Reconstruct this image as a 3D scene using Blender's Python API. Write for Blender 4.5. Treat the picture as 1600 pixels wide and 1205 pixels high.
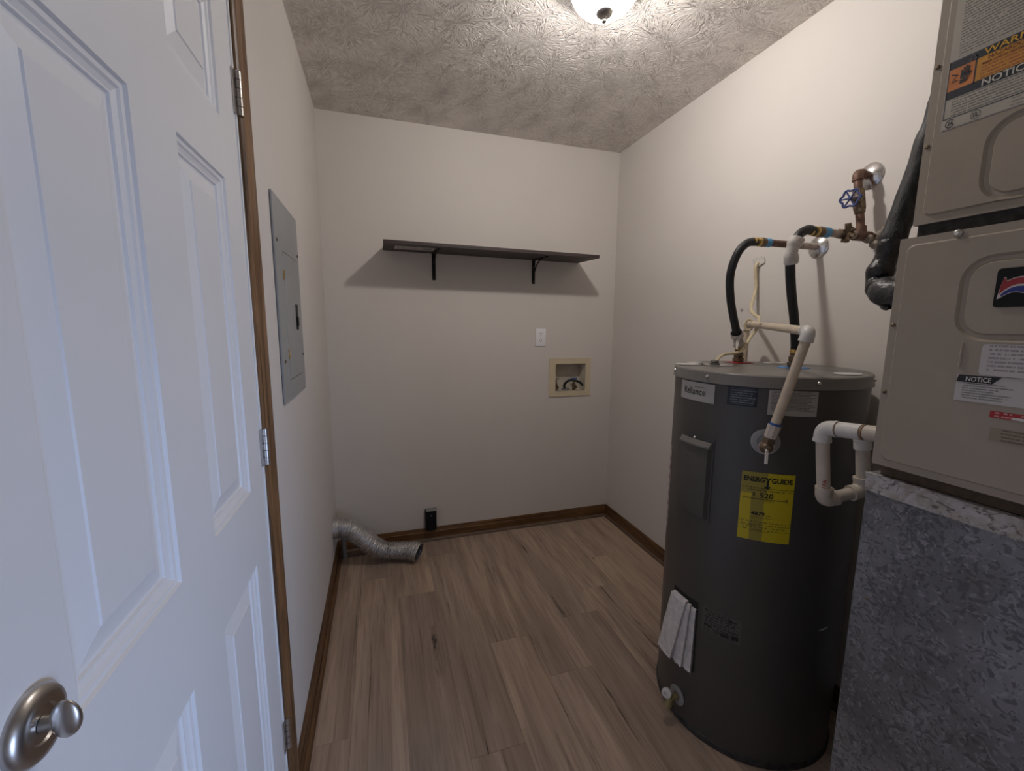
import bpy, bmesh, math, random
from mathutils import Matrix, Vector, noise

random.seed(7)
for o in list(bpy.data.objects):
    bpy.data.objects.remove(o, do_unlink=True)
SC = bpy.context.scene
COL = SC.collection
PI = math.pi

# ------------------------------------------------------------------ camera
cam_d = bpy.data.cameras.new('camera')
cam_d.sensor_width = 36.0
cam_d.lens = 14.8276
cam_d.clip_start = 0.02
cam = bpy.data.objects.new('camera', cam_d)
COL.objects.link(cam)
cam.matrix_world = Matrix(((0.954093, 0.035353, -0.297418, 0.2748),
                           (-0.299435, 0.135156, -0.944495, -2.5431),
                           (0.006807, 0.990193, 0.139538, 1.3391),
                           (0, 0, 0, 1)))
SC.camera = cam

# ------------------------------------------------------------------ world, light, exposure
world = bpy.data.worlds.new('world')
SC.world = world
world.use_nodes = True
bg = world.node_tree.nodes['Background']
bg.inputs[0].default_value = (0.95, 0.95, 1.0, 1)
bg.inputs[1].default_value = 0.55
SC.view_settings.view_transform = 'Standard'
SC.view_settings.look = 'None'
SC.view_settings.gamma = 1.0
SC.view_settings.use_curve_mapping = False
SC.view_settings.exposure = 0.0

# bluish daylight from the room beyond the doorway, to the right behind the camera
ld = bpy.data.lights.new('doorway_daylight', 'AREA')
ld.shape = 'RECTANGLE'
ld.size, ld.size_y = 0.70, 1.0
ld.energy = 5.0
ld.color = (0.45, 0.62, 1.0)
lo = bpy.data.objects.new('doorway_daylight', ld)
COL.objects.link(lo)
lo.location = (1.62, -3.38, 0.62)
lo.rotation_euler = (PI / 2, 0, math.radians(45))
ld.spread = math.radians(70)
LAMP_W = 34.0          # bulb power of the ceiling light (used in its builder)

# ------------------------------------------------------------------ room numbers (metres)
W, H, YF = 1.789, 2.44, -3.30

# ------------------------------------------------------------------ material helpers
MATS = {}
class NT:
    """tiny node-tree helper"""
    def __init__(self, name):
        self.m = bpy.data.materials.new(name)
        self.m.use_nodes = True
        self.t = self.m.node_tree
        self.b = self.t.nodes['Principled BSDF']
        self.out = self.t.nodes['Material Output']
    def n(self, typ, **kw):
        nd = self.t.nodes.new(typ)
        for k, v in kw.items():
            if k.startswith('i_'):
                key = k[2:]
                key = int(key) if key.isdigit() else key.replace('_', ' ')
                nd.inputs[key].default_value = v
            else:
                setattr(nd, k, v)
        return nd
    def l(self, a, b):
        self.t.links.new(a, b)
    def math(self, op, a, b=None, c=None):
        nd = self.n('ShaderNodeMath', operation=op)
        for i, v in enumerate((a, b, c)):
            if v is None: continue
            if isinstance(v, (int, float)): nd.inputs[i].default_value = v
            else: self.l(v, nd.inputs[i])
        return nd.outputs[0]
    def mix(self, fac, a, b, mode='MIX'):
        nd = self.n('ShaderNodeMix', data_type='RGBA', blend_type=mode)
        for s, v in ((nd.inputs[0], fac), (nd.inputs[6], a), (nd.inputs[7], b)):
            if isinstance(v, (int, float)): s.default_value = v
            elif isinstance(v, tuple): s.default_value = (v[0], v[1], v[2], 1)
            else: self.l(v, s)
        return nd.outputs[2]
    def ramp(self, fac, stops, interp='LINEAR'):
        nd = self.n('ShaderNodeValToRGB')
        cr = nd.color_ramp
        cr.interpolation = interp
        while len(cr.elements) < len(stops): cr.elements.new(0.5)
        for e, (p, c) in zip(cr.elements, stops):
            e.position = p
            e.color = (c, c, c, 1) if isinstance(c, (int, float)) else (c[0], c[1], c[2], 1)
        self.l(fac, nd.inputs[0])
        return nd.outputs[0]
    def pos(self, scale=(1, 1, 1), obj=False, rnd=False, uv=False):
        if uv: src = self.n('ShaderNodeTexCoord').outputs['UV']
        elif obj: src = self.n('ShaderNodeTexCoord').outputs['Object']
        else: src = self.n('ShaderNodeNewGeometry').outputs['Position']
        if rnd:
            oi = self.n('ShaderNodeObjectInfo')
            ml = self.n('ShaderNodeVectorMath', operation='SCALE')
            ml.inputs[0].default_value = (13.7, 7.9, 21.3)
            self.l(oi.outputs['Random'], ml.inputs['Scale'])
            ad = self.n('ShaderNodeVectorMath', operation='ADD')
            self.l(src, ad.inputs[0]); self.l(ml.outputs[0], ad.inputs[1])
            src = ad.outputs[0]
        mp = self.n('ShaderNodeVectorMath', operation='MULTIPLY')
        mp.inputs[1].default_value = scale
        self.l(src, mp.inputs[0])
        return mp.outputs[0]
    def noise(self, vec, scale=5, detail=4, rough=0.55, dist=0.0):
        nd = self.n('ShaderNodeTexNoise', i_Scale=scale, i_Detail=detail, i_Roughness=rough, i_Distortion=dist)
        self.l(vec, nd.inputs['Vector'])
        return nd.outputs['Fac']
    def bump(self, h, strength=0.3, dist=0.002, base=None):
        nd = self.n('ShaderNodeBump', i_Strength=strength, i_Distance=dist)
        self.l(h, nd.inputs['Height'])
        if base is not None: self.l(base, nd.inputs['Normal'])
        self.l(nd.outputs[0], self.b.inputs['Normal'])
        return nd.outputs[0]
    def set(self, color=None, rough=0.5, metal=0.0, spec=0.5):
        if isinstance(color, tuple): self.b.inputs['Base Color'].default_value = (color[0], color[1], color[2], 1)
        elif color is not None: self.l(color, self.b.inputs['Base Color'])
        if isinstance(rough, (int, float)): self.b.inputs['Roughness'].default_value = rough
        else: self.l(rough, self.b.inputs['Roughness'])
        self.b.inputs['Metallic'].default_value = metal
        self.b.inputs['Specular IOR Level'].default_value = spec
        return self.m

def mottled(name, color, rough=0.5, metal=0.0, var=0.12, scale=14, bump=0.0, bscale=60, spec=0.5, stretch=(1, 1, 1)):
    """colour with soft procedural mottling and optional fine relief"""
    t = NT(name)
    f = t.noise(t.pos(stretch), scale, 4)
    dark = tuple(c * (1 - var) for c in color)
    light = tuple(min(1, c * (1 + var)) for c in color)
    c = t.mix(t.ramp(f, ((0.3, 0.0), (0.7, 1.0))), dark, light)
    t.set(c, rough, metal, spec)
    if bump: t.bump(t.noise(t.pos(), bscale, 3), bump, 0.001)
    MATS[name] = t.m
    return t.m

def wood(name, dark, light, axis, rough=0.4):
    t = NT(name)
    st = [38, 38, 38]; st[axis] = 2.2
    f = t.noise(t.pos(tuple(st)), 1.0, 6, 0.62, 0.6)
    st2 = [150, 150, 150]; st2[axis] = 5
    g = t.noise(t.pos(tuple(st2)), 1.0, 3, 0.6)
    c = t.mix(t.ramp(f, ((0.32, 0.0), (0.66, 1.0))), dark, light)
    c = t.mix(t.ramp(g, ((0.36, 0.75), (0.5, 0.0))), c, tuple(v * 0.45 for v in dark))
    t.set(c, rough)
    t.bump(g, 0.25, 0.0006)
    return t.m

def print_mat(name, paper, ink, lines=18, chars=46, lo=0.05, hi=0.95, top=0.95, bot=0.05, dens=0.5, soft=0.6, rough=0.5):
    """paper with rows of fine print too small to read (flat print)"""
    t = NT(name)
    uv = t.n('ShaderNodeTexCoord').outputs['UV']
    s = t.n('ShaderNodeSeparateXYZ'); t.l(uv, s.inputs[0])
    u, v = s.outputs[0], s.outputs[1]
    row = t.math('FLOOR', t.math('MULTIPLY', v, float(lines)))
    fr = t.math('FRACT', t.math('MULTIPLY', v, float(lines)))
    inrow = t.math('MULTIPLY', t.math('GREATER_THAN', fr, 0.28), t.math('LESS_THAN', fr, 0.78))
    cv = t.n('ShaderNodeCombineXYZ')
    t.l(t.math('MULTIPLY', u, float(chars)), cv.inputs[0]); t.l(t.math('MULTIPLY', row, 3.7), cv.inputs[1])
    f = t.noise(cv.outputs[0], 1.0, 2, 0.5)
    word = t.math('GREATER_THAN', f, dens - 0.05)
    cv2 = t.n('ShaderNodeCombineXYZ')
    t.l(t.math('MULTIPLY', row, 1.9), cv2.inputs[0])
    ln = t.noise(cv2.outputs[0], 1.0, 0)
    endu = t.math('MULTIPLY_ADD', ln, 0.7, hi - 0.45)
    inside = t.math('MULTIPLY', t.math('GREATER_THAN', u, lo), t.math('LESS_THAN', u, t.math('MINIMUM', endu, hi)))
    inside = t.math('MULTIPLY', inside, t.math('MULTIPLY', t.math('GREATER_THAN', v, bot), t.math('LESS_THAN', v, top)))
    fac = t.math('MULTIPLY', t.math('MULTIPLY', inrow, word), t.math('MULTIPLY', inside, soft))
    age = t.noise(t.pos(), 30, 3)
    pap = t.mix(age, tuple(c * 0.86 for c in paper), paper)
    t.set(t.mix(fac, pap, ink), rough)
    return t.m

# ------------------------------------------------------------------ geometry helpers
def frame_for(d):
    d = d.normalized()
    a = Vector((0, 0, 1)) if abs(d.z) < 0.9 else Vector((1, 0, 0))
    x = a.cross(d).normalized()
    return x, d.cross(x).normalized()

def box(bm, x0, x1, y0, y1, z0, z1, bev=0.0, seg=2):
    r = bmesh.ops.create_cube(bm, size=1.0)
    vs = r['verts']
    bmesh.ops.scale(bm, vec=(x1 - x0, y1 - y0, z1 - z0), verts=vs)
    bmesh.ops.translate(bm, vec=((x0 + x1) / 2, (y0 + y1) / 2, (z0 + z1) / 2), verts=vs)
    if bev > 0:
        es = list({e for v in vs for e in v.link_edges})
        bmesh.ops.bevel(bm, geom=es, offset=bev, segments=seg, affect='EDGES', profile=0.5)
    return bm

def ring(bm, c, x, y, r, n):
    return [bm.verts.new(c + x * (r * math.cos(2 * PI * i / n)) + y * (r * math.sin(2 * PI * i / n))) for i in range(n)]

def skin(bm, a, b):
    n = len(a)
    for i in range(n):
        bm.faces.new((a[i], a[(i + 1) % n], b[(i + 1) % n], b[i]))

def lathe(bm, base, axis, prof, n=32, cap0=True, cap1=True):
    """prof: list of (distance along axis, radius)"""
    base = Vector(base); axis = Vector(axis).normalized()
    x, y = frame_for(axis)
    prev = None
    for k, (h, r) in enumerate(prof):
        cur = ring(bm, base + axis * h, x, y, max(r, 1e-5), n)
        if prev: skin(bm, prev, cur)
        elif cap0: bm.faces.new(list(reversed(cur)))
        prev = cur
    if cap1: bm.faces.new(prev)
    return bm

def cyl(bm, a, b, r, r2=None, n=20):
    a = Vector(a); b = Vector(b)
    return lathe(bm, a, b - a, ((0, r), ((b - a).length, r if r2 is None else r2)), n)

def catmull(pts, sub):
    P = [Vector(p) for p in pts]
    P = [P[0] * 2 - P[1]] + P + [P[-1] * 2 - P[-2]]
    out = []
    for i in range(1, len(P) - 2):
        p0, p1, p2, p3 = P[i - 1:i + 3]
        for k in range(sub):
            t = k / sub
            out.append(0.5 * ((2 * p1) + (p2 - p0) * t + (2 * p0 - 5 * p1 + 4 * p2 - p3) * t * t + (3 * p1 - p0 - 3 * p2 + p3) * t ** 3))
    out.append(P[-2].copy())
    return out

def tube(bm, pts, rad, n=14, sub=8, spline=True, cap=True, jitter=0.0, flat=1.0):
    path = catmull(pts, sub) if spline else [Vector(p) for p in pts]
    m = len(path)
    x = None; prev = None; first = None
    for i in range(m):
        d = (path[min(i + 1, m - 1)] - path[max(i - 1, 0)]).normalized()
        if x is None: x, _ = frame_for(d)
        x = (x - d * x.dot(d)).normalized()
        y = d.cross(x)
        r = rad(i / (m - 1)) if callable(rad) else rad
        cur = []
        for k in range(n):
            a = 2 * PI * k / n
            rr = r * (1 + random.uniform(-jitter, jitter)) if jitter else r
            cur.append(bm.verts.new(path[i] + x * (rr * math.cos(a)) + y * (rr * flat * math.sin(a))))
        if prev: skin(bm, prev, cur)
        else: first = cur
        prev = cur
    if cap:
        bm.faces.new(list(reversed(first))); bm.faces.new(prev)
    return bm

def obj(name, bm, mat, parent=None, smooth=True, angle=40):
    bmesh.ops.recalc_face_normals(bm, faces=bm.faces)
    me = bpy.data.meshes.new(name)
    bm.to_mesh(me); bm.free()
    if smooth:
        me.polygons.foreach_set('use_smooth', [True] * len(me.polygons))
        me.set_sharp_from_angle(angle=math.radians(angle))
    me.materials.append(mat)
    return place(bpy.data.objects.new(name, me), parent)

def place(o, parent=None):
    COL.objects.link(o)
    if parent is not None:
        o.parent = parent
        off = parent.location if parent.parent is None else Vector((0, 0, 0))     # parts sit at world identity
        o.matrix_parent_inverse = Matrix.Translation(-off)
    return o

def thing(name, label, cat, loc=(0, 0, 0), group=None, kind=None):
    o = bpy.data.objects.new(name, None)
    o.empty_display_size = 0.05
    o.location = loc
    COL.objects.link(o)
    return tag(o, label, cat, group, kind)

def tag(o, label, cat=None, group=None, kind=None):
    o['label'] = label
    if cat: o['category'] = cat
    if group: o['group'] = group
    if kind: o['kind'] = kind
    return o

B = bmesh.new

def holed_slab(bm, axis, a0, a1, u0, u1, v0, v1, holes):
    """slab of thickness a0..a1 along axis, rect u,v with rectangular through holes"""
    us = sorted({u0, u1} | {h[0] for h in holes} | {h[1] for h in holes})
    vs = sorted({v0, v1} | {h[2] for h in holes} | {h[3] for h in holes})
    def co(a, u, v):
        return {0: (a, u, v), 1: (u, a, v), 2: (u, v, a)}[axis]
    def solid(i, j):
        if i < 0 or j < 0 or i >= len(us) - 1 or j >= len(vs) - 1: return False
        cu, cv = (us[i] + us[i + 1]) / 2, (vs[j] + vs[j + 1]) / 2
        return not any(h[0] < cu < h[1] and h[2] < cv < h[3] for h in holes)
    cache = {}
    def V(a, i, j):
        k = (a, i, j)
        if k not in cache: cache[k] = bm.verts.new(co(a, us[i], vs[j]))
        return cache[k]
    for i in range(len(us) - 1):
        for j in range(len(vs) - 1):
            if not solid(i, j): continue
            for a in (a0, a1):
                bm.faces.new((V(a, i, j), V(a, i + 1, j), V(a, i + 1, j + 1), V(a, i, j + 1)))
            for (di, dj, p, q_) in ((-1, 0, (i, j), (i, j + 1)), (1, 0, (i + 1, j), (i + 1, j + 1)), (0, -1, (i, j), (i + 1, j)), (0, 1, (i, j + 1), (i + 1, j + 1))):
                if not solid(i + di, j + dj):
                    bm.faces.new((V(a0, *p), V(a0, *q_), V(a1, *q_), V(a1, *p)))
    return bm

def text_geo(s, bold=0.0):
    cu = bpy.data.curves.new('txt', 'FONT')
    cu.body = s
    cu.size = 1.0
    cu.offset = bold
    cu.resolution_u = 3
    o = bpy.data.objects.new('txt', cu)
    COL.objects.link(o)
    dg = bpy.context.evaluated_depsgraph_get()
    dg.update()
    me = bpy.data.meshes.new_from_object(o.evaluated_get(dg))
    vs = [(v.co.x, v.co.y) for v in me.vertices]
    fs = [tuple(p.vertices) for p in me.polygons]
    bpy.data.objects.remove(o); bpy.data.curves.remove(cu); bpy.data.meshes.remove(me)
    xs = [v[0] for v in vs]; ys = [v[1] for v in vs]
    x0, x1, y0, y1 = min(xs), max(xs), min(ys), max(ys)
    return [((x - x0) / (x1 - x0), (y - y0) / (y1 - y0)) for x, y in vs], fs

def add_text(bm, s, fn, u0, u1, v0, v1, bold=0.0, slant=0.0):
    vs, fs = text_geo(s, bold)
    bv = [bm.verts.new(fn(u0 + (u1 - u0) * a + slant * b * (v1 - v0), v0 + (v1 - v0) * b)) for a, b in vs]
    for f in fs:
        try: bm.faces.new([bv[i] for i in f])
        except ValueError: pass

def add_poly(bm, fn, pts):
    bm.faces.new([bm.verts.new(fn(u, v)) for u, v in pts])

def add_rect(bm, fn, u0, u1, v0, v1, nu=1):
    for k in range(nu):
        a = u0 + (u1 - u0) * k / nu; b = u0 + (u1 - u0) * (k + 1) / nu
        add_poly(bm, fn, ((a, v0), (b, v0), (b, v1), (a, v1)))

def patch(bm, fn, nu=1, nv=1, outline=None):
    """thin sheet u,v in 0..1 with UVs; fn(u,v,lift)"""
    uvl = bm.loops.layers.uv.verify()
    g = [[bm.verts.new(fn(i / nu, j / nv)) for j in range(nv + 1)] for i in range(nu + 1)]
    for i in range(nu):
        for j in range(nv):
            f = bm.faces.new((g[i][j], g[i + 1][j], g[i + 1][j + 1], g[i][j + 1]))
            for lp, (a, b) in zip(f.loops, ((i, j), (i + 1, j), (i + 1, j + 1), (i, j + 1))):
                lp[uvl].uv = (a / nu, b / nv)
    return bm

def rrect(u0, u1, v0, v1, r, n=5):
    out = []
    for cx, cy, a0 in ((u1 - r, v1 - r, 0), (u0 + r, v1 - r, 90), (u0 + r, v0 + r, 180), (u1 - r, v0 + r, 270)):
        for k in range(n + 1):
            a = math.radians(a0 + 90 * k / n)
            out.append((cx + r * math.cos(a), cy + r * math.sin(a)))
    return out

# ------------------------------------------------------------------ materials
def wall_mat():
    t = NT('greige_wall_paint')
    f = t.noise(t.pos(), 3.0, 3)
    c = t.mix(f, (0.655, 0.610, 0.568), (0.705, 0.658, 0.615))
    t.set(c, 0.62, 0, 0.25)
    t.bump(t.noise(t.pos(), 160, 3), 0.10, 0.001)
    return t.m
M_WALL = wall_mat()

def ceiling_mat():
    t = NT('stomped_ceiling_texture')
    p = t.pos((1, 1, 0))
    hs = []
    for k, (sc, off) in enumerate(((5.6, 0.0), (6.8, 5.3))):
        ad = t.n('ShaderNodeVectorMath', operation='ADD'); ad.inputs[1].default_value = (off, off * 1.7, 0)
        t.l(p, ad.inputs[0])
        vo = t.n('ShaderNodeTexVoronoi', voronoi_dimensions='2D', i_Scale=sc, i_Randomness=0.85)
        t.l(ad.outputs[0], vo.inputs['Vector'])
        df = t.n('ShaderNodeVectorMath', operation='SUBTRACT')
        # Position output is already in texture input space
        t.l(ad.outputs[0], df.inputs[0]); t.l(vo.outputs['Position'], df.inputs[1])
        s = t.n('ShaderNodeSeparateXYZ'); t.l(df.outputs[0], s.inputs[0])
        ang = t.math('ARCTAN2', s.outputs[1], s.outputs[0])
        ln = t.n('ShaderNodeVectorMath', operation='LENGTH'); t.l(df.outputs[0], ln.inputs[0])
        cv = t.n('ShaderNodeCombineXYZ')
        t.l(t.math('COSINE', ang), cv.inputs[0]); t.l(t.math('SINE', ang), cv.inputs[1])
        sc2 = t.n('ShaderNodeVectorMath', operation='SCALE'); t.l(cv.outputs[0], sc2.inputs[0]); sc2.inputs['Scale'].default_value = 5.2
        sx = t.n('ShaderNodeSeparateXYZ'); t.l(sc2.outputs[0], sx.inputs[0])
        cv3 = t.n('ShaderNodeCombineXYZ')
        t.l(sx.outputs[0], cv3.inputs[0]); t.l(sx.outputs[1], cv3.inputs[1])
        sep = t.n('ShaderNodeSeparateColor'); t.l(vo.outputs['Color'], sep.inputs[0])
        t.l(t.math('ADD', t.math('MULTIPLY', ln.outputs['Value'], 13.0), t.math('MULTIPLY', sep.outputs[0], 60.0)), cv3.inputs[2])
        st = t.noise(cv3.outputs[0], 1.15, 2, 0.5)
        ridge = t.ramp(st, ((0.50, 0.0), (0.545, 1.0), (0.60, 0.9), (0.66, 0.2)))
        fade = t.ramp(t.math('MULTIPLY', ln.outputs['Value'], sc), ((0.05, 0.25), (0.14, 1.0), (0.5, 0.9), (0.85, 0.35)))
        hs.append(t.math('MULTIPLY', ridge, fade))
    h = t.math('MAXIMUM', hs[0], t.math('MULTIPLY', hs[1], 0.7))
    h = t.math('ADD', h, t.math('MULTIPLY', t.noise(t.pos(), 120, 2), 0.18))
    t.set(t.mix(t.noise(t.pos(), 4, 3), (0.86, 0.80, 0.75), (0.88, 0.82, 0.77)), 0.75, 0, 0.2)
    t.bump(h, 0.9, 0.0065)
    return t.m
M_CEIL = ceiling_mat()

def plank_mat():
    t = NT('vinyl_oak_plank')
    oi = t.n('ShaderNodeObjectInfo').outputs['Random']
    g = t.noise(t.pos((13, 0.9, 1), rnd=True), 1.0, 6, 0.55, 1.2)
    fine = t.noise(t.pos((120, 4, 1), rnd=True), 1.0, 3, 0.55)
    big = t.noise(t.pos((5.0, 1.1, 1), rnd=True), 1.0, 3, 0.5, 0.8)
    c = t.mix(t.ramp(g, ((0.30, 0.0), (0.68, 1.0))), (0.33, 0.240, 0.182), (0.60, 0.465, 0.36))
    c = t.mix(t.ramp(big, ((0.42, 0.0), (0.70, 0.75))), c, (0.345, 0.272, 0.226))
    c = t.mix(t.ramp(fine, ((0.36, 0.28), (0.52, 0.0))), c, (0.16, 0.115, 0.09))
    cr = t.noise(t.pos((17, 0.8, 1), rnd=True), 1.0, 6, 0.66, 1.6)
    near = t.ramp(cr, ((0.33, 0.55), (0.43, 0.0)))
    c = t.mix(near, c, (0.12, 0.080, 0.062))
    crack = t.ramp(cr, ((0.315, 0.95), (0.345, 0.0)))
    c = t.mix(crack, c, (0.035, 0.024, 0.020))
    tint = t.ramp(oi, ((0.0, (0.88, 0.87, 0.87)), (0.35, (1.0, 0.98, 0.95)), (0.7, (1.07, 1.04, 1.0)), (1.0, (0.95, 0.93, 0.92))))
    c = t.mix(1.0, c, tint, 'MULTIPLY')
    t.set(c, t.ramp(fine, ((0.3, 0.52), (0.7, 0.42))), 0, 0.35)
    t.bump(fine, 0.15, 0.0008)
    return t.m
M_PLANK = plank_mat()

M_TRIM_Y = wood('stained_oak_trim_along_room', (0.070, 0.030, 0.010), (0.185, 0.088, 0.032), 1)
M_TRIM_X = wood('stained_oak_trim_across_room', (0.085, 0.036, 0.011), (0.215, 0.105, 0.036), 0)
M_TRIM_Z = wood('stained_oak_trim_upright', (0.085, 0.040, 0.015), (0.270, 0.140, 0.060), 2)
M_SHOE = mottled('worn_shoe_moulding', (0.135, 0.088, 0.058), 0.5, 0, 0.25, 30)
M_DARK = mottled('dark_gap', (0.02, 0.018, 0.016), 0.9)
M_DOOR = mottled('white_door_enamel', (0.80, 0.80, 0.81), 0.42, 0, 0.015, 3, 0.05, 220)
M_STRIP = mottled('white_weatherstrip', (0.85, 0.85, 0.85), 0.5, 0, 0.03)
M_NICKEL = mottled('satin_nickel', (0.52, 0.49, 0.46), 0.34, 1.0, 0.08, 40)
M_STEEL = mottled('zinc_steel', (0.60, 0.60, 0.59), 0.30, 1.0, 0.1, 60)
M_CHROME = mottled('chrome', (0.80, 0.80, 0.80), 0.16, 1.0, 0.05, 20)
M_PANEL = mottled('grey_panel_enamel', (0.315, 0.318, 0.315), 0.45, 0, 0.04, 8)
M_BRASS = mottled('brass', (0.62, 0.42, 0.14), 0.32, 1.0, 0.18, 80)
M_OLDBRASS = mottled('tarnished_brass', (0.20, 0.15, 0.10), 0.5, 0.75, 0.35, 70, 0.4, 90)
M_COPPER = mottled('aged_copper', (0.165, 0.095, 0.070), 0.58, 0.45, 0.30, 45, 0.25, 90)
M_COPPER_L = mottled('pale_dusty_copper_pipe', (0.40, 0.33, 0.28), 0.55, 0.3, 0.25, 45, 0.2, 90)
M_BLACKHOSE = mottled('black_rubber_hose', (0.016, 0.017, 0.019), 0.52, 0, 0.3, 50, 0.3, 120)
M_BLACK = mottled('black_paint', (0.009, 0.009, 0.010), 0.5, 0, 0.2, spec=0.2)
M_CPVC = mottled('aged_cream_pipe', (0.62, 0.52, 0.40), 0.42, 0, 0.10, 25)
M_PVC = mottled('white_pvc_pipe', (0.68, 0.66, 0.63), 0.36, 0, 0.05, 25)
M_PVC_OLD = mottled('yellowed_pvc_pipe', (0.58, 0.51, 0.43), 0.42, 0, 0.10, 30)
M_PRIMER = mottled('brown_primer_smear', (0.33, 0.19, 0.11), 0.5, 0, 0.3, 90)
M_BLUE = mottled('blue_band', (0.10, 0.36, 0.66), 0.5, 0, 0.15, 60)
M_BLUEDARK = mottled('blue_glue', (0.03, 0.10, 0.33), 0.5, 0, 0.15, 60)
M_WHEEL = mottled('blue_handwheel_paint', (0.035, 0.055, 0.19), 0.4, 0, 0.2, 80)
M_RED = mottled('red_disc', (0.45, 0.035, 0.045), 0.5, 0, 0.1)
M_LBLUE = mottled('light_blue_disc', (0.12, 0.35, 0.80), 0.5, 0, 0.1)
M_CABLE = mottled('cream_cable_jacket', (0.62, 0.52, 0.34), 0.5, 0, 0.12, 40)
M_TAPE = mottled('wrinkled_white_foam_wrap', (0.60, 0.56, 0.52), 0.5, 0, 0.16, 50, 0.7, 70)
M_PLASTIC = mottled('white_plastic', (0.86, 0.86, 0.88), 0.4, 0, 0.02)
M_BEIGE = mottled('beige_plastic', (0.66, 0.555, 0.385), 0.5, 0, 0.05, 10)
M_GREYPL = mottled('grey_plastic', (0.36, 0.36, 0.36), 0.5, 0, 0.06)
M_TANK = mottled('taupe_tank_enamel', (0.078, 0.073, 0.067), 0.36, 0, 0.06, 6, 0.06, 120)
M_TANK_LIT = mottled('lit_tank_enamel', (0.185, 0.175, 0.163), 0.36, 0, 0.10, 9, 0.06, 120)  # tank enamel painted lighter for lid and hood, where lamplight falls
M_SHELF = wood('dark_laminate_shelf', (0.030, 0.020, 0.019), (0.065, 0.043, 0.040), 0, 0.5)
M_INK = mottled('black_ink', (0.012, 0.012, 0.012), 0.6)
M_PAPER = mottled('white_paper', (0.62, 0.60, 0.58), 0.6, 0, 0.06)
M_LABELGREY = mottled('silver_grey_label', (0.47, 0.46, 0.45), 0.45, 0.1, 0.04)
M_YINK = mottled('yellow_ink', (0.72, 0.40, 0.03), 0.6)
M_ORANGE = mottled('faded_orange_ink', (0.62, 0.21, 0.055), 0.55, 0, 0.22, 30)
M_WARM = mottled('faded_amber_ink', (0.64, 0.30, 0.03), 0.55, 0, 0.2, 30)
M_NAVY = mottled('dark_navy_ink', (0.016, 0.019, 0.030), 0.5)
M_FURN = mottled('taupe_furnace_enamel', (0.350, 0.298, 0.240), 0.45, 0, 0.05, 9, 0.08, 300)
M_FELT = mottled('dark_gasket_felt', (0.045, 0.042, 0.040), 0.95, 0, 0.4, 80, 0.8, 120)
M_REDINK = mottled('red_sticker', (0.42, 0.02, 0.025), 0.5)
M_BLUEINK = mottled('blue_ink', (0.012, 0.03, 0.20), 0.5)
M_EMBLEMRED = mottled('emblem_red', (0.30, 0.015, 0.025), 0.45)
M_PALEPINK = mottled('emblem_outline', (0.62, 0.54, 0.53), 0.5)
M_INSUL = mottled('white_fibreglass_batt', (0.70, 0.67, 0.65), 0.95, 0, 0.14, 60, 1.0, 90)
M_MARKER = mottled('red_marker', (0.42, 0.05, 0.05), 0.6)

def foil_mat(name, col, rough, sc):
    t = NT(name)
    f = t.noise(t.pos(), sc, 4, 0.6)
    t.set(t.mix(f, tuple(c * 0.65 for c in col), col), rough, 0.92)
    t.bump(t.noise(t.pos(), sc * 2.2, 4, 0.65), 1.0, 0.0035)
    return t.m
M_FOIL = foil_mat('crumpled_aluminium_foil', (0.80, 0.79, 0.78), 0.22, 34)
M_VINYLTAPE = foil_mat('glossy_black_vinyl_tape', (0.014, 0.014, 0.016), 0.25, 30)
M_VINYLTAPE.node_tree.nodes['Principled BSDF'].inputs['Metallic'].default_value = 0.0
M_GREYTAPE = foil_mat('grey_duct_tape', (0.07, 0.07, 0.073), 0.3, 26)
M_GREYTAPE.node_tree.nodes['Principled BSDF'].inputs['Metallic'].default_value = 0.2

def foam_mat():
    t = NT('cracked_black_pipe_foam')
    f = t.noise(t.pos((60, 60, 18)), 1.0, 5, 0.7, 0.8)
    c = t.mix(t.ramp(f, ((0.42, 0.0), (0.6, 1.0))), (0.003, 0.003, 0.0035), (0.030, 0.029, 0.032))
    t.set(c, 0.55, 0, 0.4)
    t.bump(f, 0.8, 0.003)
    return t.m
M_FOAM = foam_mat()

def galv_mat():
    t = NT('weathered_galvanised_sheet')
    p = t.pos()
    w = t.n('ShaderNodeTexNoise', i_Scale=26.0, i_Detail=3.0)
    t.l(p, w.inputs['Vector'])
    wv = t.n('ShaderNodeVectorMath', operation='SCALE'); t.l(w.outputs['Color'], wv.inputs[0]); wv.inputs['Scale'].default_value = 0.06
    ad = t.n('ShaderNodeVectorMath', operation='ADD'); t.l(p, ad.inputs[0]); t.l(wv.outputs[0], ad.inputs[1])
    v = t.n('ShaderNodeTexVoronoi', i_Scale=165.0, i_Randomness=1.0); t.l(ad.outputs[0], v.inputs['Vector'])
    s = t.n('ShaderNodeSeparateColor'); t.l(v.outputs['Color'], s.inputs[0])
    patchy = t.noise(p, 6, 5, 0.65)
    c = t.mix(t.ramp(patchy, ((0.35, 0.0), (0.68, 1.0))), (0.150, 0.148, 0.150), (0.285, 0.288, 0.305))
    dens = t.math('MULTIPLY_ADD', t.noise(p, 9, 4, 0.6), 0.75, -0.13)
    dark = t.math('LESS_THAN', s.outputs[0], dens)
    c = t.mix(t.math('MULTIPLY', dark, 0.62), c, (0.085, 0.085, 0.088))
    c = t.mix(t.math('MULTIPLY', t.math('GREATER_THAN', s.outputs[2], 0.86), 0.35), c, (0.42, 0.425, 0.45))
    rust = t.ramp(t.noise(t.pos((8, 8, 1.2)), 1.0, 5, 0.6), ((0.52, 0.0), (0.75, 0.45)))
    c = t.mix(rust, c, (0.17, 0.145, 0.125))
    t.set(c, t.ramp(s.outputs[1], ((0.0, 0.38), (1.0, 0.6))), 0.45, 0.5)
    t.bump(t.noise(p, 30, 3), 0.15, 0.001)
    return t.m
M_GALV = galv_mat()

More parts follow.
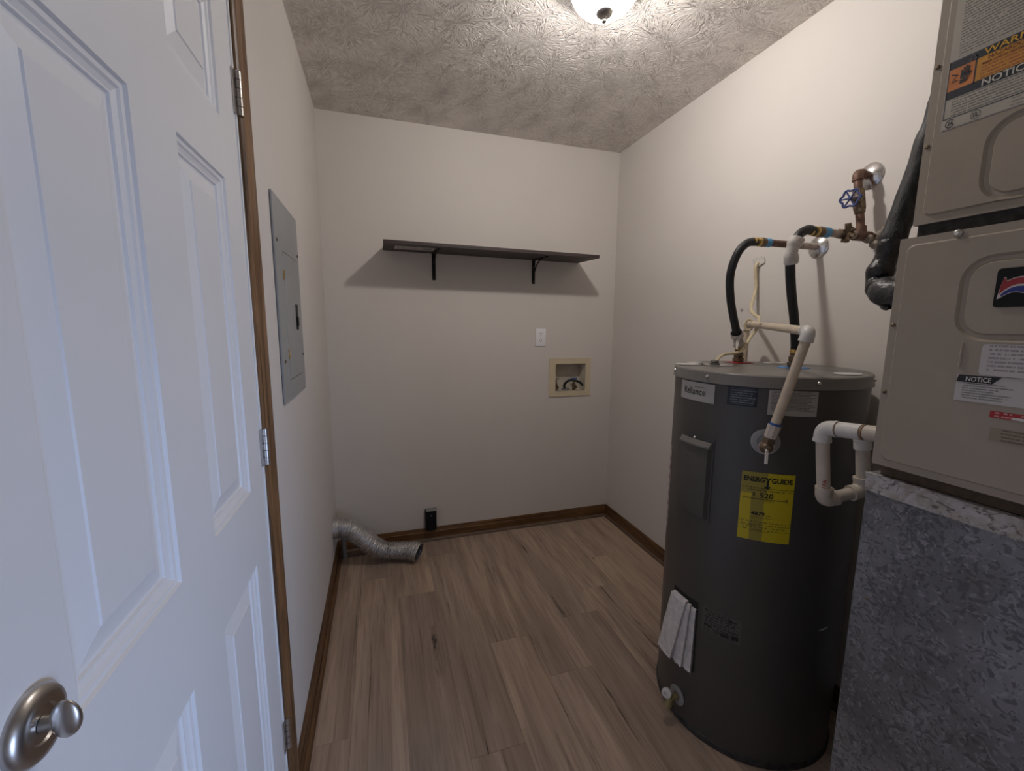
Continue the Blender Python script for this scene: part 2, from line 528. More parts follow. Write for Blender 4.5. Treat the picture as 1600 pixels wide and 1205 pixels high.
def mastic_mat():
    t = NT('stained_white_foil_tape')
    p = t.pos()
    a = t.noise(p, 22, 5, 0.65, 1.5)
    crack = t.ramp(t.noise(t.pos((70, 40, 70)), 1.0, 5, 0.7, 1.8), ((0.38, 1.0), (0.46, 0.0)))
    c = t.mix(t.ramp(a, ((0.38, 0.0), (0.62, 0.9))), (0.56, 0.55, 0.55), (0.37, 0.32, 0.27))
    c = t.mix(t.math('MULTIPLY', crack, 0.8), c, (0.10, 0.08, 0.065))
    t.set(c, 0.5)
    t.bump(a, 0.8, 0.004)
    return t.m
M_MASTIC = mastic_mat()
def grime_mat():
    t = NT('rusty_grime')
    f = t.noise(t.pos(), 60, 5, 0.7)
    t.set(t.mix(f, (0.035, 0.026, 0.020), (0.17, 0.115, 0.07)), 0.9)
    t.bump(f, 1.0, 0.004)
    return t.m
M_GRIME = grime_mat()

def energy_mat():
    """yellow label with an old water stain running down its left half"""
    t = NT('yellow_energy_label')
    uv = t.n('ShaderNodeTexCoord').outputs['UV']
    s = t.n('ShaderNodeSeparateXYZ'); t.l(uv, s.inputs[0])
    cv = t.n('ShaderNodeCombineXYZ'); t.l(t.math('MULTIPLY', s.outputs[1], 3.0), cv.inputs[1])
    wob = t.math('MULTIPLY', t.math('SUBTRACT', t.noise(cv.outputs[0], 1.0, 3), 0.5), 0.14)
    u2 = t.math('ADD', s.outputs[0], wob)
    main = t.math('MULTIPLY', t.math('GREATER_THAN', u2, 0.22), t.math('LESS_THAN', u2, 0.47))
    upper = t.math('MULTIPLY', t.math('GREATER_THAN', s.outputs[1], t.math('ADD', 0.70, wob)), t.math('LESS_THAN', u2, 0.49))
    fac = t.math('MULTIPLY', t.math('MAXIMUM', main, upper), 0.62)
    c = t.mix(fac, (0.62, 0.50, 0.015), (0.20, 0.165, 0.06))
    lines = 26.0
    fr = t.math('FRACT', t.math('MULTIPLY', s.outputs[1], lines))
    row = t.math('FLOOR', t.math('MULTIPLY', s.outputs[1], lines))
    cv2 = t.n('ShaderNodeCombineXYZ')
    t.l(t.math('MULTIPLY', s.outputs[0], 34.0), cv2.inputs[0]); t.l(t.math('MULTIPLY', row, 2.7), cv2.inputs[1])
    wd = t.math('GREATER_THAN', t.noise(cv2.outputs[0], 1.0, 2), 0.48)
    zone = t.math('MULTIPLY', t.math('GREATER_THAN', s.outputs[1], 0.14), t.math('LESS_THAN', s.outputs[1], 0.29))
    zone2 = t.math('MULTIPLY', t.math('GREATER_THAN', s.outputs[1], 0.735), t.math('LESS_THAN', s.outputs[1], 0.80))
    ink = t.math('MULTIPLY', t.math('MULTIPLY', wd, t.math('LESS_THAN', fr, 0.42)), t.math('MULTIPLY', t.math('MAXIMUM', zone, zone2), 0.7))
    c = t.mix(ink, c, (0.03, 0.025, 0.01))
    t.set(c, 0.45)
    return t.m
M_ENERGY = energy_mat()
M_PRINT_CAUTION = print_mat('caution_print', (0.46, 0.44, 0.41), (0.03, 0.03, 0.03), 17, 90, 0.06, 0.96, 0.97, 0.2, 0.44, 0.75)
M_PRINT_NAVY = print_mat('navy_service_print', (0.018, 0.022, 0.034), (0.30, 0.33, 0.38), 8, 44, 0.1, 0.95, 0.93, 0.08, 0.46, 0.55)
M_PRINT_SIDE = print_mat('side_warning_print', (0.50, 0.47, 0.45), (0.30, 0.03, 0.03), 9, 4, 0.1, 0.95, 0.97, 0.03, 0.40, 0.8)
M_PRINT_RATE = print_mat('rating_print', (0.115, 0.108, 0.100), (0.008, 0.008, 0.008), 9, 22, 0.06, 0.96, 0.95, 0.05, 0.50, 0.9)
M_PRINT_UP = print_mat('furnace_instruction_print', (0.50, 0.46, 0.39), (0.05, 0.05, 0.05), 30, 120, 0.05, 0.98, 0.985, 0.02, 0.47, 0.66)
M_PRINT_LOW = print_mat('furnace_notice_print', (0.50, 0.46, 0.39), (0.05, 0.05, 0.05), 7, 120, 0.04, 0.98, 0.97, 0.04, 0.46, 0.66)
M_PRINT_FOOT = print_mat('furnace_footer_print', (0.50, 0.46, 0.39), (0.10, 0.09, 0.08), 3, 50, 0.40, 0.98, 0.9, 0.1, 0.52, 0.5)
M_PRINT_AMBER = print_mat('furnace_hazard_print', (0.63, 0.28, 0.035), (0.26, 0.04, 0.02), 5, 80, 0.04, 0.95, 0.92, 0.06, 0.48, 0.65)
M_PRINT_HAND = print_mat('handwritten_service_sticker', (0.56, 0.53, 0.53), (0.12, 0.12, 0.13), 8, 60, 0.06, 0.62, 0.97, 0.12, 0.48, 0.6)
M_PRINT_NOTICE = print_mat('white_notice_print', (0.54, 0.52, 0.51), (0.06, 0.06, 0.06), 11, 100, 0.05, 0.40, 0.70, 0.08, 0.44, 0.65)
M_PRINT_TAPE = print_mat('handwriting_on_masking_tape', (0.31, 0.25, 0.185), (0.10, 0.075, 0.05), 4, 52, 0.12, 0.98, 0.95, 0.05, 0.44, 0.75)
M_PRINT_RED = print_mat('red_sticker_print', (0.40, 0.018, 0.022), (0.62, 0.50, 0.48), 2, 18, 0.06, 0.97, 0.9, 0.1, 0.50, 0.5)
M_PRINT_SHELF = print_mat('shelf_sticker_print', (0.52, 0.49, 0.46), (0.06, 0.05, 0.05), 4, 40, 0.04, 0.96, 0.9, 0.1, 0.52, 0.6)

# ================================================================== SETTING
# ---- floor with single planks
floor = obj('floor', box(B(), -0.12, W + 0.12, YF - 0.4, 0.12, -0.06, -0.005), M_DARK, None, False)
tag(floor, 'brown oak-look vinyl plank floor of the utility room', kind='structure')
unit = None
seams = [0.0] + [0.140 + 0.181 * k for k in range(10)]
joints = [-1.236, -0.343, -0.539, -0.20, -0.967, -1.20, -0.91, -0.745, -0.485, -0.97]
bm = box(B(), 0, 1, -1, 0, -0.005, 0)
unit = bpy.data.meshes.new('plank'); bm.to_mesh(unit); bm.free(); unit.materials.append(M_PLANK)
for c in range(len(seams) - 1):
    x0, x1 = seams[c], min(seams[c + 1], W)
    ys = [0.0]
    y = joints[c]
    while y + 1.22 < -0.02: y += 1.22
    while y > YF - 0.4:
        ys.append(y); y -= 1.22
    ys.append(YF - 0.4)
    for a, b in zip(ys, ys[1:]):
        o = bpy.data.objects.new('plank', unit)
        place(o, floor)
        o.location = (x0 + 0.00035, a - 0.0004, 0)
        o.scale = (x1 - x0 - 0.0007, (a - b) - 0.0008, 1)

# ---- ceiling and walls
ceiling = obj('ceiling', box(B(), -0.12, W + 0.12, YF - 0.12, 0.12, H, H + 0.06), M_CEIL, None, False)
tag(ceiling, 'ceiling with stomped plaster texture', kind='structure')
DY0, DY1, DZ = -2.225, -1.420, 2.062
wl = obj('wall_left', holed_slab(B(), 0, -0.11, 0.0, YF, 0.0, 0.0, H, [(DY0, DY1, 0.0, DZ)]), M_WALL, None, False)
tag(wl, 'greige painted wall on the left with the breaker panel', kind='structure')
WBX = (1.373, 1.589, 0.912, 1.095)
wb = obj('wall_back', holed_slab(B(), 1, 0.0, 0.11, -0.11, W + 0.11, 0.0, H, [WBX]), M_WALL, None, False)
tag(wb, 'greige painted back wall with the shelf', kind='structure')
wr = obj('wall_right', box(B(), W, W + 0.11, YF, 0.0, 0, H), M_WALL, None, False)
tag(wr, 'greige painted wall on the right behind the water heater', kind='structure')
wf = obj('wall_front', holed_slab(B(), 1, YF - 0.11, YF, -0.11, W + 0.11, 0.0, H, [(0.98, 1.76, 0.0, 2.05)]), M_WALL, None, False)  # out of view; opening placed so daylight strikes the door but misses the heater
tag(wf, 'unseen greige wall behind the camera, its doorway placed to admit the daylight', kind='structure')

# ---- baseboards with shoe moulding
def moulding(axis, wallc, sgn, a0, a1, h, t):
    """colonial base profile swept along axis; axis 1 -> along y at x=wallc, axis 0 -> along x at y=wallc"""
    prof = [(0, 0), (t, 0), (t, h * 0.70), (t * 0.80, h * 0.74), (t * 0.80, h * 0.80), (t * 0.55, h * 0.92), (t * 0.45, h), (0, h)]
    bm = B(); rows = []
    for a in (a0, a1):
        rows.append([bm.verts.new((wallc + sgn * p, a, z) if axis == 1 else (a, wallc + sgn * p, z)) for p, z in prof])
    skin(bm, rows[0], rows[1])
    bm.faces.new(rows[0]); bm.faces.new(list(reversed(rows[1])))
    return bm
def shoe(axis, wallc, sgn, a0, a1, off=0.013, r=0.015):
    prof = [(off, 0)] + [(off + r * math.cos(t), r * 1.15 * math.sin(t)) for t in (0, PI / 8, PI / 4, 3 * PI / 8, PI / 2)]
    bm = B(); rows = []
    for a in (a0, a1):
        rows.append([bm.verts.new((wallc + sgn * p, a, z) if axis == 1 else (a, wallc + sgn * p, z)) for p, z in prof])
    skin(bm, rows[0], rows[1])
    bm.faces.new(rows[0]); bm.faces.new(list(reversed(rows[1])))
    return bm
bl = obj('baseboard_left', moulding(1, 0, 1, -1.378, -0.0005, 0.080, 0.012), M_TRIM_Y, None, True, 25)
tag(bl, 'stained oak baseboard along the left wall', kind='structure')
obj('shoe_moulding', shoe(1, 0, 1, -1.378, -0.02), M_TRIM_Y, bl, True, 25)
bb = obj('baseboard_back', moulding(0, 0, -1, 0.0125, W - 0.0125, 0.080, 0.012), M_TRIM_X, None, True, 25)
tag(bb, 'stained oak baseboard along the back wall', kind='structure')
obj('shoe_moulding', shoe(0, 0, -1, 0.03, W - 0.0285), M_SHOE, bb, True, 25)
br = obj('baseboard_right', moulding(1, W, -1, -1.94, -0.0005, 0.080, 0.012), M_TRIM_Y, None, True, 25)
tag(br, 'stained oak baseboard along the right wall', kind='structure')
obj('shoe_moulding', shoe(1, W, -1, -1.94, -0.012), M_SHOE, br, True, 25)

# ---- door casing (trim_1) and jambs
trim = bpy.data.objects.new('trim_1', None); COL.objects.link(trim)
tag(trim, 'stained oak casing and jamb around the white door', kind='structure')
CAS = [(0.0, 0.0), (0.0, 0.008), (0.006, 0.011), (0.016, 0.0105), (0.022, 0.0125), (0.045, 0.0165), (0.054, 0.0165), (0.057, 0.013), (0.057, 0.0)]
def casing_upright(yin, s, z0, z1):
    bm = B(); rows = []
    for z in (z0, z1):
        rows.append([bm.verts.new((t, yin + s * u, z)) for u, t in CAS])
    skin(bm, rows[0], rows[1]); bm.faces.new(rows[0]); bm.faces.new(list(reversed(rows[1])))
    return bm
obj('casing', casing_upright(-1.4345, 1, 0, 2.108), M_TRIM_Z, trim, True, 25)
obj('casing', casing_upright(-2.2105, -1, 0, 2.108), M_TRIM_Z, trim, True, 25)
bm = B(); rows = []
for y in (-2.2105, -1.4345):
    rows.append([bm.verts.new((t, y, 2.051 + u)) for u, t in CAS])
skin(bm, rows[0], rows[1]); bm.faces.new(rows[0]); bm.faces.new(list(reversed(rows[1])))
obj('head_casing', bm, M_TRIM_Y, trim, True, 25)
obj('jamb', box(B(), -0.11, 0, -1.4385, DY1 - 0.0005, 0, 2.045), M_TRIM_Z, trim, False)
obj('jamb', box(B(), -0.11, 0, DY0 + 0.0005, -2.2065, 0, 2.045), M_TRIM_Z, trim, False)
obj('head_jamb', box(B(), -0.11, 0, DY0 + 0.0005, DY1 - 0.0005, 2.045, DZ - 0.0005), M_TRIM_Y, trim, False)
obj('door_stop', box(B(), -0.06, -0.0375, -1.452, -1.4390, 0, 2.045), M_TRIM_Z, trim, False)
obj('door_stop', box(B(), -0.06, -0.0375, -2.206, -2.193, 0, 2.045), M_TRIM_Z, trim, False)

# ---- the six-panel door
door = bpy.data.objects.new('door_1', None); COL.objects.link(door)
door.location = (0, -1.443, 0)
tag(door, 'white six-panel door with nickel deadbolt, closed in the left wall', kind='structure')
LY0, LY1 = -2.205, -1.4435
PR = []
for zz in ((0.235, 0.812), (0.981, 1.621), (1.733, 1.930)):
    for yy in ((-2.098, -1.884), (-1.756, -1.546)):
        PR.append((yy[0], yy[1], zz[0], zz[1]))
obj('door_leaf', holed_slab(B(), 0, -0.035, 0.0, LY0, LY1, 0.008, 2.040, PR), M_DOOR, door, False)
PPROF = [(0.0, 0.0), (0.0025, -0.0040), (0.0085, -0.0045), (0.0115, -0.0072), (0.0175, -0.0095), (0.0200, -0.0095), (0.0215, -0.0125),
         (0.0255, -0.0130), (0.0280, -0.0125), (0.0520, -0.0060), (0.0535, -0.0042), (0.0550, -0.0040)]
for (y0, y1, z0, z1) in PR:
    bm = B(); prev = None
    for (i, d) in PPROF:
        cur = [bm.verts.new((d, a, b)) for a, b in ((y0 + i, z0 + i), (y1 - i, z0 + i), (y1 - i, z1 - i), (y0 + i, z1 - i))]
        if prev: skin(bm, prev, cur)
        else: first = cur
        prev = cur
    bm.faces.new(prev)
    back = [bm.verts.new((-0.034, a, b)) for a, b in ((y0, z0), (y1, z0), (y1, z1), (y0, z1))]
    skin(bm, back, first); bm.faces.new(list(reversed(back)))
    obj('door_panel', bm, M_DOOR, door, False)
obj('weatherstrip', box(B(), -0.0005, 0.0030, -1.4432, -1.4360, 0.01, 2.04, 0.001), M_STRIP, door)
for zc in (1.826, 1.050, 0.268):
    h0 = zc - 0.0445
    bm = B()
    box(bm, 0.0005, 0.0035, -1.452, -1.436, h0, h0 + 0.089)
    hg = obj('hinge', bm, M_NICKEL, door, False)
    for k in range(5):
        a = h0 + 0.0178 * k
        bm = B()
        cyl(bm, (0.0085, -1.4335, a + 0.0006), (0.0085, -1.4335, a + 0.0172), 0.0064, n=16)
        if k % 2 == 0: box(bm, 0.0020, 0.0045, -1.444, -1.4335, a + 0.0006, a + 0.0172)
        obj('knuckle', bm, M_NICKEL, hg)
# deadbolt
bm = B()
lathe(bm, (0.0, -2.149, 1.022), (1, 0, 0), ((0, 0.0300), (0.004, 0.0300), (0.0085, 0.0265), (0.0100, 0.0205), (0.0092, 0.0150), (0.0075, 0.0135)), 40)
db = obj('deadbolt', bm, M_NICKEL, door)
bm = B()
lathe(bm, (0.008, -2.149, 1.022), (1, 0, 0), ((0, 0.0065), (0.008, 0.0055)), 20)
r_ = bmesh.ops.create_uvsphere(bm, u_segments=20, v_segments=12, radius=1.0)
for v in r_['verts']:
    w = v.co.z
    v.co = Vector((0.0225 + 0.0105 * v.co.x, -2.149 + 0.0055 * v.co.y * (1 - 0.25 * w), 1.022 + 0.0165 * w))
obj('thumbturn', bm, M_NICKEL, db)
for dy, dz in ((-0.012, 0.012), (0.012, -0.012)):
    obj('screw', lathe(B(), (0.0088, -2.149 + dy * 0.85, 1.022 + dz * 0.85), (1, 0, 0), ((0, 0.003), (0.0018, 0.0022)), 12), M_STEEL, db)

# ================================================================== CEILING LIGHT
LX, LY = 0.985, -1.225
lamp = thing('ceiling_light', 'lit flush ceiling light with white glass dome and grey finial', 'lamp', (LX, LY, H))
obj('ceiling_pan', lathe(B(), (LX, LY, H), (0, 0, -1), ((0.0, 0.122), (0.028, 0.122), (0.038, 0.116), (0.040, 0.09)), 48), M_NICKEL, lamp)
t = NT('frosted_lamp_glass')
em = t.n('ShaderNodeEmission', i_Strength=12.0); em.inputs[0].default_value = (1.0, 0.97, 0.95, 1)
tr = t.n('ShaderNodeBsdfTransparent')
mx = t.n('ShaderNodeMixShader', i_0=0.62)
t.l(em.outputs[0], mx.inputs[1]); t.l(tr.outputs[0], mx.inputs[2]); t.l(mx.outputs[0], t.out.inputs[0])
dome_prof = [(0.0385, 0.110)] + [(0.045 + 0.085 * math.sin(a), 0.110 * math.cos(a) ** 0.8) for a in [PI / 2 * k / 10 for k in range(1, 10)]] + [(0.130, 0.010)]
obj('glass_dome', lathe(B(), (LX, LY, H), (0, 0, -1), dome_prof, 48, False, True), t.m, lamp)
obj('finial', lathe(B(), (LX, LY, H - 0.1265), (0, 0, -1), ((0, 0.024), (0.002, 0.026), (0.006, 0.024), (0.010, 0.017), (0.013, 0.007), (0.018, 0.004), (0.020, 0.006), (0.024, 0.0075), (0.028, 0.0065), (0.031, 0.002)), 24), M_NICKEL, lamp)
t = NT('bulb_glow')
em = t.n('ShaderNodeEmission', i_Strength=30.0); em.inputs[0].default_value = (1.0, 0.96, 0.93, 1)
t.l(em.outputs[0], t.out.inputs[0])
obj('bulb', lathe(B(), (LX - 0.095, LY, H - 0.0720), (1, 0, 0), ((0, 0.012), (0.03, 0.013), (0.045, 0.022), (0.06, 0.024), (0.075, 0.018), (0.082, 0.005)), 16), t.m, lamp)
pd = bpy.data.lights.new('bulb_light', 'POINT')
pd.energy = LAMP_W
pd.shadow_soft_size = 0.030
pd.color = (1.0, 0.945, 0.895)
po = bpy.data.objects.new('bulb_light', pd)
place(po, lamp)
po.location = (LX, LY, H - 0.066)

# ================================================================== SHELF
SX0, SX1, SZ0, SZ1, SD = 0.313, 1.512, 1.748, 1.766, -0.288
def sag(bm, z_min=0.0):
    for v in bm.verts:
        if v.co.z > z_min: v.co.z += (0.9125 - v.co.x) * 0.009 + 0.038 * v.co.y
    return bm
sh = thing('wall_shelf', 'long dark wood-look shelf on two black brackets on the back wall', 'shelf', (0.92, 0, SZ0))
obj('shelf_board', sag(box(B(), SX0, SX1, SD, -0.001, SZ0, SZ1, 0.001, 1)), M_SHELF, sh, False)
st = obj('sticker', sag(patch(B(), lambda u, v: (0.371 + 0.205 * u, -0.225 + 0.120 * (1 - v), SZ0 - 0.0004))), M_PRINT_SHELF, sh, False)
bm = B(); fn = lambda u, v: (u, v, SZ0 - 0.0008)
for k in range(12):
    u = 0.522 + k * 0.004; add_rect(bm, fn, u, u + 0.0012 + 0.0014 * (k % 3 == 0), -0.20, -0.125)
obj('barcode', sag(bm), M_INK, st, False)
for bx in (0.594, 1.210):
    bm = B()
    box(bm, bx - 0.010, bx + 0.010, -0.005, -0.0005, 1.601, SZ0 - 0.0005, 0.0012, 1)
    box(bm, bx - 0.010, bx + 0.010, -0.230, -0.0005, SZ0 - 0.0045, SZ0 - 0.0003, 0.0012, 1)
    arc = [(bx, -0.006 - 0.150 * (1 - math.cos(a)), SZ0 - 0.130 + 0.125 * math.sin(a)) for a in [PI / 2 * k / 8 for k in range(9)]]
    tube(bm, arc, 0.0035, 8, 3)
    sag(bm, 1.66)
    b_ = obj('bracket', bm, M_BLACK, sh)
    for z in (1.617, 1.70):
        obj('screw', lathe(B(), (bx, -0.005, z), (0, -1, 0), ((0, 0.0045), (0.002, 0.003)), 10), M_OLDBRASS, b_)

# ================================================================== BREAKER PANEL
ep = thing('breaker_panel', 'flat grey electrical breaker panel flush on the left wall', 'breaker panel', (0, -0.994, 1.105))
PY0, PY1, PZ0, PZ1 = -1.179, -0.809, 1.105, 1.708
dyr = (-1.083, -0.862, 1.166, 1.560)
bm = holed_slab(B(), 0, 0.0022, 0.0065, PY0, PY1, PZ0, PZ1, [dyr])
obj('cover_plate', bm, M_PANEL, ep, False)
obj('back_box', box(B(), 0.0004, 0.0021, PY0 + 0.008, PY1 - 0.008, PZ0 + 0.008, PZ1 - 0.008), M_DARK, ep, False)
pd_ = obj('panel_door', box(B(), 0.0023, 0.0072, dyr[0] + 0.0018, dyr[1] - 0.0018, dyr[2] + 0.0018, dyr[3] - 0.0018, 0.0008, 1), M_PANEL, ep, False)
bm = B(); box(bm, 0.0072, 0.0092, -0.927, -0.893, 1.322, 1.408, 0.001, 1); box(bm, 0.0092, 0.0125, -0.922, -0.900, 1.335, 1.365, 0.001, 1)
obj('latch', bm, M_BLACK, pd_, False)
for z in (1.489, 1.248):
    obj('panel_hinge', box(B(), 0.0066, 0.0086, -1.088, -1.074, z - 0.015, z + 0.015, 0.0006, 1), M_BRASS, ep, False)
for y, z in ((-1.150, 1.580), (-0.828, 1.580), (-1.143, 1.230), (-0.826, 1.232)):
    obj('screw', lathe(B(), (0.0065, y, z), (1, 0, 0), ((0, 0.0055), (0.0015, 0.0055), (0.003, 0.003)), 12), M_OLDBRASS, ep)

# ================================================================== OUTLET ON BACK WALL
ol = thing('duplex_outlet', 'white duplex outlet on the back wall above the washer box', 'outlet', (1.265, 0, 1.21))
obj('plate', box(B(), 1.231, 1.299, -0.0055, -0.0003, 1.212, 1.324, 0.002, 2), M_PLASTIC, ol)
for zc in (1.290, 1.246):
    bm = B()
    pts = [(1.265 + 0.0165 * math.cos(a), zc + max(-0.0135, min(0.0135, 0.0165 * math.sin(a)))) for a in [2 * PI * k / 28 for k in range(28)]]
    f0 = [bm.verts.new((x, -0.0052, z)) for x, z in pts]; f1 = [bm.verts.new((x, -0.0072, z)) for x, z in pts]
    skin(bm, f0, f1); bm.faces.new(f1)
    rc = obj('receptacle', bm, M_PLASTIC, ol, True, 30)
    bm = B()
    box(bm, 1.2575, 1.2595, -0.0075, -0.0071, zc - 0.001, zc + 0.008)
    box(bm, 1.2705, 1.2725, -0.0075, -0.0071, zc - 0.0005, zc + 0.0075)
    lathe(bm, (1.265, -0.0071, zc - 0.0075), (0, -1, 0), ((0, 0.0024), (0.0004, 0.0024)), 12)
    obj('slots', bm, M_DARK, rc, False)
obj('screw', lathe(B(), (1.265, -0.0055, 1.268), (0, -1, 0), ((0, 0.003), (0.001, 0.0025)), 12), M_STEEL, ol)

# ================================================================== WASHER BOX
wx = thing('washer_box', 'beige recessed washing machine supply box in the back wall', 'washer box', (1.48, 0, 0.88))
bm = holed_slab(B(), 1, -0.007, -0.0003, 1.328, 1.628, 0.879, 1.132, [WBX])
obj('face_frame', bm, M_BEIGE, wx, False)
bm = B()
a, b, c, d = WBX
V = lambda x, y, z: bm.verts.new((x, y, z))
e = 0.0006
f0 = [V(a + e, -0.003, c + e), V(b - e, -0.003, c + e), V(b - e, -0.003, d - e), V(a + e, -0.003, d - e)]
f1 = [V(a + e, 0.088, c + e), V(b - e, 0.088, c + e), V(b - e, 0.088, d - e), V(a + e, 0.088, d - e)]
skin(bm, f0, f1); bm.faces.new(f1)
obj('recess_tray', bm, mottled('pale_beige_plastic', (0.62, 0.56, 0.46), 0.5), wx, False)
for vx, dark in ((1.398, M_OLDBRASS), (1.530, M_OLDBRASS)):
    bm = B()
    cyl(bm, (vx, 0.045, 0.9135), (vx, 0.045, 0.955), 0.010, n=14)
    cyl(bm, (vx, 0.045, 0.940), (vx, 0.018, 0.932), 0.012, n=14)
    cyl(bm, (vx, 0.045, 0.955), (vx, 0.045, 0.985), 0.006, n=12)
    vv = obj('supply_valve', bm, dark, wx)
    bm = B(); box(bm, vx - 0.022, vx + 0.022, 0.038, 0.052, 0.985, 0.993, 0.002, 1)
    obj('valve_handle', bm, M_NICKEL if vx < 1.5 else M_BLUEDARK, vv)
bm = B(); lathe(bm, (1.470, 0.045, 0.9132), (0, 0, 1), ((0, 0.028), (0.012, 0.028), (0.014, 0.024), (0.008, 0.022), (0.002, 0.022)), 24)
obj('drain_collar', bm, M_GREYPL, wx)
hb = obj('drain_hose', tube(B(), [(1.470, 0.045, 0.918), (1.452, 0.025, 0.935), (1.440, -0.008, 0.962), (1.458, -0.030, 0.986), (1.500, -0.036, 0.986), (1.542, -0.026, 0.970), (1.570, -0.008, 0.950)], 0.0085, 12, 8), M_BLACKHOSE)
tag(hb, 'short black hose looped out of the beige washer box', 'hose')

# ================================================================== DRYER OUTLET (black, on back baseboard)
dr = thing('dryer_outlet', 'black boxy outlet sitting over the baseboard of the back wall', 'outlet', (0.545, -0.02, 0.075))
obj('housing', box(B(), 0.513, 0.577, -0.050, -0.0135, 0.082, 0.206, 0.004, 2), M_BLACK, dr)
obj('back_plate', box(B(), 0.510, 0.580, -0.0133, -0.0123, 0.078, 0.208), M_BLACK, dr, False)
obj('metal_top', box(B(), 0.5145, 0.5755, -0.0485, -0.0006, 0.2063, 0.2100, 0.001, 1), mottled('grey_metal_cap', (0.30, 0.31, 0.31), 0.45, 0.4), dr, False)
obj('screw', lathe(B(), (0.545, -0.050, 0.178), (0, -1, 0), ((0, 0.0035), (0.0015, 0.0025)), 10), M_GREYPL, dr)

# ================================================================== DRYER DUCT
du = thing('dryer_duct', 'crumpled silver foil dryer duct bending from the left wall onto the floor', 'duct', (0.2, -0.2, 0))
path = [(0.004, -0.175, 0.235), (0.045, -0.178, 0.234), (0.095, -0.180, 0.212), (0.150, -0.178, 0.158), (0.205, -0.178, 0.100), (0.265, -0.180, 0.066), (0.335, -0.188, 0.0565), (0.400, -0.206, 0.0560), (0.452, -0.240, 0.0565)]
NR = 38
def duct_r(t):
    return 0.0505 + 0.0042 * math.sin(2 * PI * NR * t) + 0.0016 * math.sin(17 * t)
bm = B()
tube(bm, path, duct_r, 34, 40, cap=False, jitter=0.022)
for v in bm.verts:
    if v.co.x > 0.38: v.co.x += (v.co.z - 0.056) * 0.25 * min(1, (v.co.x - 0.38) / 0.05)      # slanted crushed end
    nz = noise.noise(v.co * 38.0)
    v.co += Vector((0, 0.0016, 0.0016)) * nz
    v.co.z = max(v.co.z, 0.0012)
obj('foil_hose', bm, M_FOIL, du, False)
bm = B(); tube(bm, [(0.25, -0.18, 0.068), (0.335, -0.188, 0.0565), (0.400, -0.206, 0.056), (0.445, -0.235, 0.0565)], 0.044, 20, 8, cap=False)
for v in bm.verts: v.co.z = max(v.co.z, 0.010)
obj('shade_lining', bm, mottled('shaded_foil_inside', (0.12, 0.12, 0.12), 0.6, 0.5), du)  # added inner tube, colour darkened for the shade inside the open end
obj('wall_collar', lathe(B(), (0.0005, -0.175, 0.235), (1, 0, 0), ((0, 0.056), (0.004, 0.056), (0.004, 0.0545), (0.030, 0.0545), (0.032, 0.052)), 32, True, False), M_FOIL, du)
sp = obj('capped_stub_pipe', lathe(B(), (0.041, -0.075, 0.0), (0, 0, 1), ((0, 0.013), (0.105, 0.013), (0.105, 0.016), (0.140, 0.016), (0.143, 0.013)), 16), mottled('dull_grey_pipe', (0.22, 0.20, 0.18), 0.6, 0.2))
tag(sp, 'short grey capped pipe stub standing in the corner under the foil duct', 'pipe')
st_ = obj('wood_scrap', box(B(), 0.060, 0.175, -0.075, -0.058, 0.0005, 0.020, 0.002, 1), M_SHOE)
tag(st_, 'short brown wood scrap on the floor behind the foil duct', 'wood scrap')

# ================================================================== WATER HEATER
HX, HY, HR = 1.488, -1.470, 0.274
HZ0, HZL, HZT = 0.012, 1.181, 1.2095
wh = thing('water_heater', 'tall grey-brown electric water heater tank standing by the right wall', 'water heater', (HX, HY, 0))
bm = B(); lathe(bm, (HX, HY, 0), (0, 0, 1), ((0.0, HR - 0.012), (0.010, HR - 0.012), (0.011, HR - 0.003), (0.018, HR - 0.002), (0.020, HR), (HZL - 0.004, HR), (HZL - 0.004, HR - 0.01)), 96)
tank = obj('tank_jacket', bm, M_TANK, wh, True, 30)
obj('base_ring', lathe(B(), (HX, HY, 0), (0, 0, 1), ((0.0005, HR - 0.002), (0.0005, HR + 0.003), (0.009, HR + 0.004), (0.020, HR + 0.0025), (0.0215, HR + 0.0003)), 96, True, False), mottled('dark_worn_base_pan', (0.045, 0.043, 0.042), 0.6, 0, 0.5, 40, 0.5, 60), wh)
lid = obj('lid', lathe(B(), (HX, HY, 0), (0, 0, 1), ((HZL - 0.006, HR + 0.0004), (HZL - 0.006, HR + 0.0065), (HZL, HR + 0.006), (HZL + 0.004, HR + 0.004), (HZT - 0.006, HR + 0.004), (HZT - 0.002, HR + 0.002), (HZT, HR - 0.003), (HZT - 0.002, HR - 0.012), (HZT - 0.001, 0.02), (HZT - 0.001, 0.0)), 96, True, False), M_TANK_LIT, wh, True, 50)
def pol(ang, z, r=HR):
    a = math.radians(ang)
    return (HX + r * math.cos(a), HY + r * math.sin(a), z)
def cylmap(a0, a1, z0, z1, lift=0.0008):
    return lambda u, v, l=0.0: pol(a0 + (a1 - a0) * u, z0 + (z1 - z0) * v, HR + lift + l)
for ang in (-170.1, -111.6, -62, 150):
    d = Vector(pol(ang, 0, 1)) - Vector((HX, HY, 0))
    obj('lid_screw', lathe(B(), pol(ang, HZL + 0.013, HR + 0.003), d, ((0, 0.0055), (0.003, 0.0055), (0.006, 0.0035)), 12), M_CHROME, lid)
obj('screw_hole', lathe(B(), pol(-128, HZL + 0.001, HR + 0.0055), Vector(pol(-128, 0, 1)) - Vector((HX, HY, 0)), ((0, 0.003), (0.0012, 0.003)), 10), M_INK, lid)
